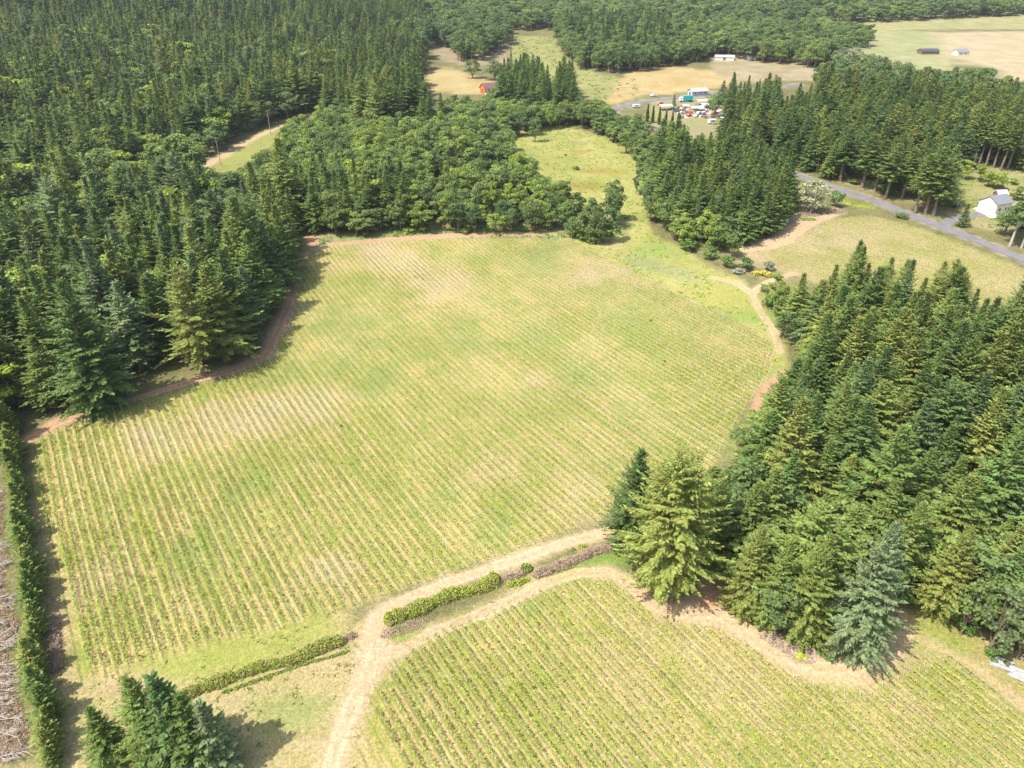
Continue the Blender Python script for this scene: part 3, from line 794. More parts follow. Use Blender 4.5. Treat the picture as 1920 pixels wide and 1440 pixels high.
def cluster_leaves(g, centres, radii, nper, size, flat=0.75, outw=0.8):
    """leafy sprays over the shells of lumpy clumps"""
    C = np.repeat(centres, nper, axis=0); Rr = np.repeat(radii, nper)
    d = unit(g.normal(size=(len(C), 3))); d[:, 2] = np.where(d[:, 2] < -0.35, -d[:, 2], d[:, 2])
    P = C + d * (Rr * (0.72 + 0.34 * g.random(len(C))))[:, None] * np.array([1, 1, flat])
    out = unit(d * outw + g.normal(size=d.shape) * 0.55 + np.array([0, 0, 0.25]))
    t = unit(np.cross(out, g.normal(size=d.shape)))
    L = size * (0.6 + 0.8 * g.random(len(C)))
    nn = unit(np.cross(t, out))
    return quads(P - t * (L / 2)[:, None], t * L[:, None], L * 0.42, nn)

def broad_tree(seed, H=12.0, Rad=4.5, nclump=26, nper=95, size=0.5, low=0.3, spread=0.85, open_=0.0, stems=1):
    g = np.random.default_rng(seed)
    cz = H * (low + (1 - low) * 0.5); rz = H * (1 - low) * 0.5
    cs = []; rs = []
    for i in range(nclump):
        for _ in range(20):
            d = unit(g.normal(size=3)); 
            if d[2] > -0.85: break
        q = (0.45 + 0.5 * g.random())
        p = np.array([d[0] * Rad * q * spread, d[1] * Rad * q * spread, cz + d[2] * rz * q])
        cs.append(p); rs.append(Rad * (0.24 + 0.16 * g.random()))
    cs.append(np.array([0, 0, H - Rad * 0.32])); rs.append(Rad * 0.34)
    V, F = cluster_leaves(g, np.array(cs), np.array(rs), nper, size)
    mb = MB()
    for s in range(stems):
        ox = 0.0 if stems == 1 else 0.5 * math.cos(s * 2.4); oy = 0.0 if stems == 1 else 0.5 * math.sin(s * 2.4)
        hz = H * (low + 0.15)
        mb.tube((ox, oy, -0.6), (ox * 2, oy * 2, hz), 0.032 * H * 0.75, 0.02 * H * 0.75, 7)
        for i in range(s, len(cs), max(1, stems)):
            if i % 2 == 0 or open_ > 0:
                c = cs[i]; zb = hz * (0.55 + 0.4 * g.random())
                mb.tube((ox * 1.6, oy * 1.6, zb), tuple(c), 0.010 * H * 0.8, 0.03, 4)
    return (V, F), mb

CONS = []    # (crown mesh, trunk mesh, height, radius)
def reg_con(name, mat_bark, H, Rad, seed, sticks=0, **kw):
    V, F = conifer_crown(seed, H, Rad, **kw)
    me = mesh_np('crown', V, F, M_CONIFER)
    tb = trunk_mb(H, 0.016 * H, sticks, seed, kw.get('bare', 0.06))
    tm = bpy.data.meshes.new('trunk'); tm.from_pydata(tb.v, [], tb.f); tm.materials.append(mat_bark); tm.update()
    CONS.append((me, tm, H, Rad)); return len(CONS) - 1
for i in range(9):
    reg_con('fir', M_BARK, 25.0, 4.4 + 0.3 * (i % 5), 100 + i, bare=0.05 + 0.02 * (i % 4), power=[0.9, 1.0, 0.8, 1.1, 0.72, 0.95, 0.85, 1.02, 0.78][i], droop=0.35 + 0.12 * (i % 5),
            rise=0.05 + 0.08 * (i % 3), irregular=0.16 + 0.035 * (i % 5), gap=0.58 + 0.08 * (i % 3), thin=0.1 if i in (4, 8) else 0.0)
NCON = 9
C_TALLBARE = [reg_con('bare', M_BARK, 28.0, 4.0, 210 + i, sticks=26, bare=0.42 - 0.06 * i, power=0.6, droop=0.5, per=6, irregular=0.25) for i in range(2)]
C_BIG = reg_con('big', M_BARK, 31.0, 8.6, 300, bare=0.14, power=0.28, gap=0.85, per=8, droop=0.30, rise=-0.02, irregular=0.2, sticks=6)
C_YOUNG = reg_con('young', M_BARK, 12.0, 3.3, 310, bare=0.05, power=0.9, gap=0.6, per=7, droop=0.15, rise=0.15)
C_RAGGED = reg_con('ragged', M_BARK, 30.0, 6.0, 320, bare=0.2, power=0.5, gap=0.9, per=7, droop=0.65, irregular=0.33, thin=0.14, sticks=12)
C_WIDE = [reg_con('wide', M_BARK, 27.0, 6.8, 330 + i, bare=0.03, power=0.68, gap=0.75, per=9, droop=0.45, irregular=0.22) for i in range(2)]
C_CEDAR = reg_con('cedar', M_BARK, 9.0, 2.6, 340, bare=0.02, power=0.7, gap=0.38, per=9, droop=0.2, rise=0.5, irregular=0.25)
C_ARBOR = reg_con('arbor', M_BARK, 9.0, 1.7, 345, bare=0.02, power=0.6, gap=0.33, per=9, droop=0.0, rise=0.9, irregular=0.12)

BROADS = []
def reg_bro(mat_leaf, mat_bark, H, Rad, seed, **kw):
    (V, F), mb = broad_tree(seed, H, Rad, **kw)
    me = mesh_np('crown', V, F, mat_leaf)
    tm = bpy.data.meshes.new('trunk'); tm.from_pydata(mb.v, [], mb.f); tm.materials.append(mat_bark); tm.update()
    BROADS.append((me, tm, H, Rad)); return len(BROADS) - 1
for i in range(8): reg_bro(M_BROAD, M_BARK, 12.0, 3.6 + 0.3 * (i % 5), 400 + i, nclump=18 + 5 * (i % 4), low=0.04 + 0.04 * (i % 3), nper=[95, 70, 110, 60][i % 4], spread=0.75 + 0.1 * (i % 3))
B_PALE = reg_bro(M_BROAD, M_BARKPALE, 13.0, 4.2, 420, nclump=30, nper=55, size=0.6, open_=1.0, low=0.02, stems=3)
B_BUSH = [reg_bro(M_SHRUB, M_BARK, 3.0, 1.9, 430 + i, nclump=11, nper=85, size=0.3, low=0.0) for i in range(2)]
B_TALLTRUNK = reg_bro(M_BROAD, M_BARKPALE, 17.0, 5.0, 440, nclump=28, nper=100, low=0.42)

def place_tree(kind, idx, P, h, wscale, tint, rz, name=None, bank=None):
    me, tm, H0, R0 = (bank or (CONS if kind == 'conifer' else BROADS))[idx]
    o = empty(name or ('conifer' if kind == 'conifer' else 'broadleaf_tree'), (P[0], P[1], float(height(P[0], P[1])) - 0.05), rz)
    s = h / H0
    for nm, m_ in (('trunk', tm), ('crown', me)):
        c = link(nm, m_, o); c.scale = (s * wscale, s * wscale * (0.9 + 0.2 * ((rz * 7.3) % 1)), s)
        if nm == 'crown': c['tint'] = float(tint)
    return o

def tree_px(kind, idx, bx, by, topy, wpx=None, tint=0.5, rz=0.0, h=None, name=None):
    """a tree whose foot is at the ground seen at (bx,by), tall enough for its tip to reach photo row topy"""
    P = at(bx, by); z0 = float(height(*P))
    if h is None:
        lo, hi = 0.5, 70
        for _ in range(30):
            m = (lo + hi) / 2
            if proj(P[0], P[1], z0 + m)[1] > topy: lo = m
            else: hi = m
        h = lo
    H0, R0 = (CONS if kind == 'conifer' else BROADS)[idx][2:]
    ws = 1.0
    if wpx:
        dep = proj(P[0], P[1], z0)[2]
        ws = (wpx / FOC * dep / 2) / (R0 * h / H0)
    return place_tree(kind, idx, P, h, ws, tint, rz, name), P, h

used_spots = []
def special(kind, idx, bx, by, topy, wpx, tint, label, cat='tree', rz=0.0, name=None, group=None):
    o, P, h = tree_px(kind, idx, bx, by, topy, wpx, tint, rz, name=name)
    tag(o, label, cat, group)
    used_spots.append((P[0], P[1], (wpx / FOC * proj(P[0], P[1], 0)[2] / 2) * 0.62))
    return o

special('conifer', C_BIG, 1246, 1114, 868, 178, 0.12, 'huge spreading yellow-green conifer with thick bare trunk at the end of the lower vineyard')
special('conifer', C_WIDE[0], 1183, 1026, 842, 118, 0.78, 'blue-green conifer at the end of the main dirt track, beside the dead brush windrow', rz=1)
special('conifer', C_WIDE[1], 1597, 1222, 982, 130, 0.97, 'pale silvery-green conifer bulging out over the dirt track below the wood', rz=2)
special('conifer', C_RAGGED, 382, 704, 497, 104, 0.05, 'ragged olive conifer with open crown and visible bare trunk at the left vineyard edge')
special('conifer', C_WIDE[0], 196, 763, 522, 150, 0.72, 'broad grey-green conifer standing in front of the left wood at the vineyard corner', rz=4)
special('conifer', C_YOUNG, 1802, 425, 382, 30, 0.5, 'small lone conifer on the lawn between the paved road and the white house')
special('broadleaf', B_PALE, 1517, 398, 334, 66, 1.0, 'pale round willow-like tree beside the red soil patch near the paved road')
special('broadleaf', B_BUSH[0], 1566, 388, 358, 34, 0.75, 'dark green round bush right beside the pale round tree', 'bush')
special('broadleaf', 1, 1003, 266, 222, 30, 0.6, 'round dark tree standing alone at the far end of the yellow meadow')
special('broadleaf', 2, 1150, 415, 335, 44, 0.55, 'single oak at the narrow near end of the yellow meadow')
special('broadleaf', 0, 1192, 365, 318, 18, 0.7, 'slim grey-green tree standing at the right rim of the yellow meadow')
special('broadleaf', 3, 665, 345, 296, 46, 0.0, 'bright lime-green tree in the middle of the mixed wood', rz=1)
special('broadleaf', 4, 545, 372, 318, 60, 0.04, 'bright lime-green maple between the conifers and the mixed wood')
special('broadleaf', 3, 240, 345, 280, 60, 0.06, 'bright yellow-green maple deep in the dark conifer wood', rz=2)
special('broadleaf', 2, 130, 395, 325, 46, 0.08, 'second bright maple in the dark wood, smaller, towards the frame edge', rz=3)
special('broadleaf', B_TALLTRUNK, 1893, 462, 375, 62, 0.72, 'tall dark broadleaf tree with pale bare trunks, beside the road below the white house')
special('broadleaf', B_TALLTRUNK, 1915, 465, 385, 60, 0.78, 'dark broadleaf tree behind the pale-trunked roadside tree, nearer the frame edge', rz=2)
for i, (bx, by, ty, w) in enumerate([(1715,400,288,50),(1750,405,300,56),(1735,400,275,60),(1660,372,268,52),(1690,372,276,52),(1615,352,250,56),(1640,358,262,50),(1575,340,240,56)]):
    special('conifer', C_TALLBARE[i % 2], bx, by, ty, w, 0.25 + 0.05 * i, ['tall conifer with visible trunk beside the driveway mouth', 'tall conifer on the right of the roadside group by the driveway mouth', 'tallest conifer of the roadside group by the driveway mouth',
        'roadside conifer with bare trunk over shaded undergrowth', 'roadside conifer just before the driveway group', 'roadside conifer where the shaded undergrowth begins', 'second roadside conifer of the shaded stretch', 'conifer where the paved road disappears into the wood'][i], rz=i)
for i, (bx, by, ty) in enumerate([(1862,315,215),(1848,312,205),(1835,308,212),(1875,320,222),(1812,304,200),(1826,306,214),(1708,300,190),(1888,318,225)]):
    special('conifer', C_TALLBARE[0], bx, by, ty, 36, 0.2 + 0.08 * (i % 4), f'{ordinal(i + 1)} bare-trunked tall conifer at the wood edge behind the white house garden', rz=i * 1.3, group='bare-trunked conifers behind the garden')
for i, (bx, by, ty, w, t) in enumerate([(1806,336,300,32,0.1),(1835,340,306,30,0.15),(1852,350,318,26,0.2),(1870,356,320,34,0.12),(1790,330,305,22,0.3),(1905,375,350,34,0.25)]):
    special('broadleaf', i % 5, bx, by, ty, w, t, ['bright green garden tree behind the small sheds', 'second bright green garden tree behind the sheds', 'small bright green tree above the grey house roof', 'round bright green tree right behind the grey house roof', 'small green tree at the left of the garden', 'light green bush-like tree at the right of the white house'][i], rz=i)
for i, (bx, by) in enumerate([(1213,228),(1223,230),(1235,233),(1247,237),(1259,240),(1270,238)]):
    special('conifer', C_ARBOR, bx, by, by - 32, 13, 0.1 + 0.05 * (i % 2), ['first', 'second', 'third', 'fourth', 'fifth', 'sixth'][i] + ' columnar golden-green conifer of the row beside the farmyard, counted from the road bend', rz=i, group='columnar conifers beside the farmyard')
special('conifer', C_YOUNG, 1262, 205, 176, 14, 0.85, 'dark pointed conifer between the road and the white canopies')
special('broadleaf', 4, 1340, 220, 172, 44, 0.7, 'large round tree standing over the farmyard clutter')
special('conifer', 2, 1352, 196, 150, 34, 0.95, 'dark conifer behind the large round farmyard tree')
special('broadleaf', 1, 886, 147, 110, 36, 0.62, 'round tree at the top edge of the pale gold field')
special('broadleaf', 3, 928, 150, 112, 48, 0.66, 'wide round tree directly behind the red barn')
for i, (bx, by, ty, w) in enumerate([(958,136,90,14),(980,205,98,32),(1000,205,112,28),(1045,222,125,36),(1072,225,135,34),(1018,215,130,28)]):
    special('conifer', i % 5, bx, by, ty, w, 0.6, ['slim spire conifer above the red barn trees', 'tallest conifer of the clump right of the red barn', 'second conifer of the clump right of the red barn', 'broad conifer on the near side of the far meadow', 'conifer at the end of the clump by the far meadow', 'low conifer in the middle of the clump near the red barn'][i], rz=i)
# foreground group at the bottom edge: the tips show, the feet are out of frame
for i, (tx, ty, hh, w, t) in enumerate([(233,1268,19,1.0,0.35),(283,1272,21,1.15,0.8),(330,1300,18,1.0,0.6),(372,1318,16,1.1,0.97),(165,1325,13,1.1,0.5),(262,1340,14,1.3,0.6)]):
    P = at(tx, ty, hh)
    o = place_tree('conifer', [C_WIDE[0], C_YOUNG, C_WIDE[1], C_YOUNG, C_WIDE[1], C_YOUNG][i], P, hh, w * (0.95 if i in (0, 2, 4) else 0.9), t, i)
    tag(o, ['mid-green conifer tip at the bottom edge, first of the group below the vineyard', 'dark blue-green conifer tip in the middle of the bottom-edge group', 'dark spreading conifer beside the lower bramble hedge', 'small silvery conifer at the end of the bottom-edge group nearest the shadow', 'low green conifer of the bottom-edge group nearest the tree hedge', 'low conifer filling the front of the bottom-edge group'][i], 'tree')

for i, (bx, by, ty, w, t) in enumerate([(1122,457,378,46,0.6),(1146,455,388,36,0.8),(1095,450,396,44,0.55),(1072,446,405,36,0.65),(1108,430,372,44,0.5),(1148,428,352,34,0.7)]):
    special('broadleaf', [2, 0, 5, 3, 6, 1][i], bx, by, ty, w, t, ['oak at the front of the tree clump on the field\'s far corner', 'dark slim oak at the meadow end of the corner clump', 'greyish oak in the middle of the corner clump', 'low oak at the left end of the corner clump', 'oak at the back of the corner clump', 'taller dark oak behind the corner clump, nearest the yellow meadow'][i], rz=i * 1.7)
for i, (bx, by, ty, w) in enumerate([(1883,440,386,50),(1908,446,378,64),(1925,432,372,60)]):
    special('broadleaf', [5, 2, 7][i], bx, by, ty, w, 0.82, ['dense dark tree hiding the foot of the white house', 'largest dark tree right of the white house apron', 'dark tree at the frame edge beyond the white house'][i], rz=i)

for i, (k, idx, bx, by, ty, w, t) in enumerate([('conifer', C_WIDE[1], 1392, 1152, 985, 92, 0.12), ('conifer', 6, 1440, 1178, 1010, 84, 0.3), ('conifer', C_WIDE[0], 1496, 1200, 1000, 100, 0.2), ('broadleaf', 2, 1452, 1190, 1085, 80, 0.66),
        ('conifer', C_WIDE[1], 1752, 1148, 985, 96, 0.05), ('conifer', 4, 1668, 1112, 940, 84, 0.25), ('broadleaf', 5, 1800, 1190, 1085, 74, 0.5), ('broadleaf', 0, 1852, 1222, 1110, 86, 0.84), ('broadleaf', 3, 1905, 1235, 1120, 80, 0.6), ('conifer', C_WIDE[0], 1330, 1060, 880, 84, 0.4)]):
    special(k, idx, bx, by, ty, w, t, ['yellow-green conifer reaching the dirt apron between the huge conifer and the silvery one', 'slim conifer in front of the wood above the wood debris strip', 'broad conifer just left of the silvery conifer', 'round dark broadleaf tree under the conifers above the wood debris strip',
        'olive-yellow conifer at the grassy wood edge right of the debris gap', 'conifer behind the wood debris gap', 'rounded green tree at the wood edge right of the olive-yellow conifer', 'large dark ivy-green tree right behind the white pipe stacks', 'green tree at the frame edge above the second white pipe stack', 'conifer standing directly behind the huge spreading conifer'][i], rz=i * 0.9)

# clipped row of young conifers along the left border
hl = pts([(20,800),(28,850),(32,900),(40,960),(52,1020),(62,1080),(68,1140),(72,1200),(78,1260),(88,1320),(98,1390),(105,1450)])
Lh = np.concatenate([[0], np.cumsum(np.linalg.norm(np.diff(hl, axis=0), axis=1))])
sp = np.arange(0, Lh[-1], 2.15)
for i, s in enumerate(sp):
    P = np.array([np.interp(s, Lh, hl[:, 0]), np.interp(s, Lh, hl[:, 1])]) + rng.normal(size=2) * 0.3
    o = place_tree('conifer', C_CEDAR, P, 4.8 + 3.6 * rng.random(), 1.0 + 0.25 * rng.random(), 0.05 + 0.5 * rng.random(), rng.random() * 6)
    tag(o, f'{ordinal(i + 1)} young conifer of the left border hedge, counted from the woods corner', 'tree', 'young conifers of the left border hedge')
    o.name = 'hedge_conifer'
for k in range(0): pass

# ------------------------------------------------------------------ woods
allt = []      # kind, x, y, h, wscale, tint, proto, rz
occupied = np.array([[a, b, c] for a, b, c in used_spots])
def clear_of(P):
    ok = np.ones(len(P), bool)
    for poly, pad in ((P_MAIN, 1.8), (P_LOW, 3.0), (P_UP, 5.0)):
        ok &= sdist(P, poly) > pad
    for nm, (line, w) in TRACKS.items():
        ok &= pdist(P, line, w) > (0.8 if nm not in ('bigtree', 'woodgap', 'rightlow', 'left') else 0.3)
    ok &= pdist(P, ROAD, [5.6] * len(ROAD)) > 2.5
    ok &= pdist(P, DRIVE, [5.0] * len(DRIVE)) > 2
    ok &= sdist(P, FARFIELDS[5][0]) > 0
    return ok
for wi, (kind, poly, sp_, hr, tr) in enumerate(WOODS):
    lo = poly.min(0); hi = poly.max(0)
    xs = np.arange(lo[0], hi[0], sp_); ys = np.arange(lo[1], hi[1], sp_ * 0.87)
    X, Y = np.meshgrid(xs, ys); X = X + (np.arange(len(ys)) % 2)[:, None] * sp_ * 0.5
    P = np.stack([X.ravel(), Y.ravel()], 1) + rng.uniform(-0.38, 0.38, (X.size, 2)) * sp_
    ok = sdist(P, poly) < 0
    ok &= clear_of(P)
    for ox, oy, orad in occupied: ok &= np.hypot(P[:, 0] - ox, P[:, 1] - oy) > orad
    # keep only what the photograph could show, with a margin to the sides
    zz = height(P[:, 0], P[:, 1])
    px, py, dep = proj(P[:, 0], P[:, 1], zz + hr[0])
    ok &= (dep > 10) & (px > -330) & (px < 2250) & (py < 1700) & (py > -60)
    P = P[ok]
    hn = fnoise(P[:, 0], P[:, 1], 30, wi)
    h = hr[0] + (hr[1] - hr[0]) * np.clip(0.5 + 0.3 * rng.normal(size=len(P)) + 0.8 * (hn - 0.5), -0.15, 1.15)
    tn = np.clip(0.5 + 0.9 * (fnoise(P[:, 0], P[:, 1], 24, wi + 20) - 0.5) + 0.36 * rng.normal(size=len(P)), 0, 1)
    tint = tr[0] + (tr[1] - tr[0]) * tn
    ok = ~covers_open(P, height(P[:, 0], P[:, 1]), h, np.full(len(P), sp_ * 0.55))
    P = P[ok]; h = h[ok]; tint = tint[ok]
    edge = -sdist(P, poly) if len(P) else np.zeros(0)
    for i in range(len(P)):
        if kind == 'conifer':
            q_ = rng.random(); pr = int(rng.integers(0, NCON)) if q_ < 0.9 else (C_WIDE[int(rng.integers(0, 2))] if q_ < 0.96 else C_RAGGED)
            if wi == 12 and edge[i] > 3 and rng.random() < 0.25: pr = C_TALLBARE[int(rng.integers(0, 2))]
            ref = sp_ * (0.9 + 0.5 * rng.random())
            ws = float(np.clip(ref / (CONS[pr][3] * h[i] / CONS[pr][2]), 0.75, 1.5))
            if edge[i] < 4: ws *= 1.1
        else:
            pr = int(rng.integers(0, 8))
            ref = sp_ * (0.6 + 0.32 * rng.random())
            ws = float(np.clip(ref / (BROADS[pr][3] * h[i] / BROADS[pr][2]), 0.7, 1.6))
            if wi == 20: pr = B_PALE
        allt.append((kind, P[i, 0], P[i, 1], float(h[i]), ws, float(tint[i]), pr, float(rng.random() * 6.28), wi))

LANDMARKS = [('the huge spreading conifer', 1246, 1114, 'near wood'), ('the track-end blue-green conifer', 1183, 1026, 'near wood'), ('the silvery conifer on the track bend', 1597, 1222, 'near wood'),
 ('the wood debris gap', 1680, 1145, 'near wood'), ('the white plastic stacks', 1890, 1250, 'near wood'), ('the reddish soil patch', 1430, 760, 'near wood'), ('the field path bend', 1425, 585, 'near wood'),
 ('the upper vineyard corner', 1560, 560, 'near wood'), ('the near wood\'s depths', 1720, 800, 'near wood'), ('above the debris gap', 1750, 1000, 'near wood'), ('the near wood\'s frame edge', 1910, 780, 'near wood'), ('the vine ends', 1400, 900, 'near wood'),
 ('the ragged olive conifer', 382, 704, 'left wood'), ('the grey-green corner conifer', 196, 763, 'left wood'), ('the left tree hedge', 20, 800, 'left wood'), ('the red dirt triangle', 520, 600, 'left wood'), ('the gap behind the vineyard', 572, 420, 'left wood'),
 ('the power-line clearing', 440, 290, 'left wood'), ('the lowest power pole', 157, 440, 'left wood'), ('the dark wood\'s bright maple', 240, 345, 'left wood'), ('the lime-green maple', 545, 372, 'mixed wood'), ('the mixed wood\'s lime-green tree', 665, 345, 'mixed wood'),
 ('the field\'s far edge', 800, 440, 'mixed wood'), ('the field\'s far corner', 1050, 430, 'mixed wood'), ('the meadow\'s near end', 1150, 415, 'mixed wood'), ('the meadow\'s far end', 985, 262, 'mixed wood'), ('the red barn', 920, 168, 'mixed wood'),
 ('the pale willow-like tree', 1517, 398, 'roadside wood'), ('the tan track\'s end', 1400, 470, 'roadside wood'), ('the slim meadow-rim tree', 1192, 365, 'roadside wood'), ('the round farmyard tree', 1340, 220, 'roadside wood'), ('the driveway mouth', 1762, 428, 'roadside wood'),
 ('the paved road bend', 1150, 210, 'far wood'), ('the white house garden', 1850, 330, 'far wood'), ('the dark-roofed building', 1735, 98, 'far wood'), ('the columnar conifers', 1240, 235, 'roadside wood'), ('the ridge of the left hill', 250, 120, 'left hill wood'), ('the gold field poles', 785, 135, 'left hill wood'), ('the vineyard\'s far left corner', 600, 445, 'mixed wood'), ('the left wood\'s depths', 60, 560, 'left wood')]
LMP = [(n, at(x, y), wd) for n, x, y, wd in LANDMARKS]
ORD = ['first ', 'second ', 'third ', 'fourth ', 'fifth ', 'sixth ', 'seventh ', 'eighth ', 'ninth '] + [f'{i}th ' for i in range(10, 21)]
def colour_word(kind, t):
    if kind == 'conifer': return 'olive' if t < 0.2 else 'yellow-green' if t < 0.4 else 'mid-green' if t < 0.62 else 'dark green' if t < 0.82 else 'bluish'
    return 'lime-green' if t < 0.12 else 'fresh green' if t < 0.4 else 'mid-green' if t < 0.6 else 'dark green' if t < 0.9 else 'pale silvery'

for kind, bank, word in (('conifer', CONS, 'conifer'), ('broadleaf', BROADS, 'broadleaf tree')):
    T = [t for t in allt if t[0] == kind]
    A = np.array([[t[1], t[2], t[3]] for t in T])
    z = height(A[:, 0], A[:, 1])
    _, y0, dep = proj(A[:, 0], A[:, 1], z)
    x1, y1, _ = proj(A[:, 0], A[:, 1], z + A[:, 2])
    size = (y0 - y1)
    vis = (x1 > -10) & (x1 < 1930) & (y1 > -20) & (y1 < 1400)
    # crowding: trees whose tip pokes above the neighbours in front show most
    score = np.where(vis, size, 0)
    order = np.argsort(-score)
    NI = 262 if kind == 'conifer' else 285
    top = set(order[:NI].tolist())
    bylm = {}
    for i in top:
        d = [np.hypot(A[i, 0] - q[0], A[i, 1] - q[1]) for _, q, _ in LMP]
        j = int(np.argmin(d)); bylm.setdefault(j, []).append((d[j], i))
    for j, lst in bylm.items():
        lst.sort(); nm, q, wd = LMP[j]; cnt = {}
        for d, i in lst:
            t = T[i]; size_w = 'tall' if t[3] > (24 if kind == 'conifer' else 13.5) else 'low' if t[3] < (19 if kind == 'conifer' else 10.5) else 'medium-height'
            key = f'{size_w} {colour_word(kind, t[5])} {word}'
            c = cnt.get(key, 0); cnt[key] = c + 1
            if c < len(ORD):
                art = 'the closest' if c == 0 else 'the ' + ORD[c].strip()
                lab = f'{key}, {ORD[c] or "first "}out from {nm}'
            else: lab = f'{key} far out from {nm}'
            o = place_tree(kind, t[6], (t[1], t[2]), t[3], t[4], t[5], t[7])
            tag(o, lab, 'tree', f'{word}s of the {wd}')
    rest = [T[i] for i in range(len(T)) if i not in top]
    if not rest: continue
    # the remaining mass of the woods: one object, the same tree shapes set on points by geometry nodes
    Pn = np.array([[t[1], t[2], float(height(t[1], t[2])) - 0.05] for t in rest], np.float32)
    me = bpy.data.meshes.new(kind + '_wood'); me.vertices.add(len(Pn)); me.vertices.foreach_set('co', Pn.ravel())
    def fa(nm, ty, vals, key='value'):
        a = me.attributes.new(nm, ty, 'POINT'); a.data.foreach_set(key, np.asarray(vals).ravel())
    fa('proto', 'INT', np.array([t[6] for t in rest], np.int32))
    fa('tint', 'FLOAT', np.array([t[5] for t in rest], np.float32))
    fa('rot', 'FLOAT_VECTOR', np.array([[0, 0, t[7]] for t in rest], np.float32), 'vector')
    fa('scl', 'FLOAT_VECTOR', np.array([[t[3] / bank[t[6]][2] * t[4]] * 2 + [t[3] / bank[t[6]][2]] for t in rest], np.float32), 'vector')
    wo = tag(link('conifer_forest' if kind == 'conifer' else 'broadleaf_forest', me), 'dense mass of ' + word + 's filling the woods behind the nearer trees', 'forest', None, 'stuff')
    ng = bpy.data.node_groups.new(kind + '_wood', 'GeometryNodeTree')
    ng.interface.new_socket('Geometry', in_out='INPUT', socket_type='NodeSocketGeometry'); ng.interface.new_socket('Geometry', in_out='OUTPUT', socket_type='NodeSocketGeometry')
    gi = ng.nodes.new('NodeGroupInput'); go = ng.nodes.new('NodeGroupOutput')
    join = ng.nodes.new('GeometryNodeJoinGeometry')
    def named(nm, ty):
        a = ng.nodes.new('GeometryNodeInputNamedAttribute'); a.data_type = ty; a.inputs['Name'].default_value = nm; return a.outputs['Attribute']
    src = {}
    for o in bpy.data.objects:
        if o.type == 'MESH' and o.data: src.setdefault(o.data.name, o)
    for k in sorted({t[6] for t in rest}):
        cm, tm, _, _ = bank[k]
        pj = ng.nodes.new('GeometryNodeJoinGeometry'); got = False
        for mm in (tm, cm):
            so = src.get(mm.name)
            if so is None:      # this shape has no single tree in view: give it one from the rest
                t = next(t for t in rest if t[6] == k)
                e = place_tree(kind, k, (t[1], t[2]), t[3], t[4], t[5], t[7]); tag(e, f'{colour_word(kind, t[5])} {word} at the far rim of the woods', 'tree')
                for ch in e.children: src[ch.data.name] = ch
                so = src[mm.name]
            oi = ng.nodes.new('GeometryNodeObjectInfo'); oi.transform_space = 'ORIGINAL'; oi.inputs['Object'].default_value = so
            ng.links.new(oi.outputs['Geometry'], pj.inputs[0])
        cmpn = ng.nodes.new('FunctionNodeCompare'); cmpn.data_type = 'INT'; cmpn.operation = 'EQUAL'
        ng.links.new(named('proto', 'INT'), cmpn.inputs[2]); cmpn.inputs[3].default_value = k
        ip = ng.nodes.new('GeometryNodeInstanceOnPoints')
        ng.links.new(gi.outputs[0], ip.inputs['Points']); ng.links.new(cmpn.outputs[0], ip.inputs['Selection'])
        ng.links.new(pj.outputs[0], ip.inputs['Instance'])
        e2r = ng.nodes.new('FunctionNodeEulerToRotation'); ng.links.new(named('rot', 'FLOAT_VECTOR'), e2r.inputs[0]); ng.links.new(e2r.outputs[0], ip.inputs['Rotation'])
        ng.links.new(named('scl', 'FLOAT_VECTOR'), ip.inputs['Scale'])
        ng.links.new(ip.outputs[0], join.inputs[0])
    ng.links.new(join.outputs[0], go.inputs[0])
    md = wo.modifiers.new('trees', 'NODES'); md.node_group = ng
    print('wood', kind, 'single', len(top), 'mass', len(rest))

# ------------------------------------------------------------------ vineyard rows

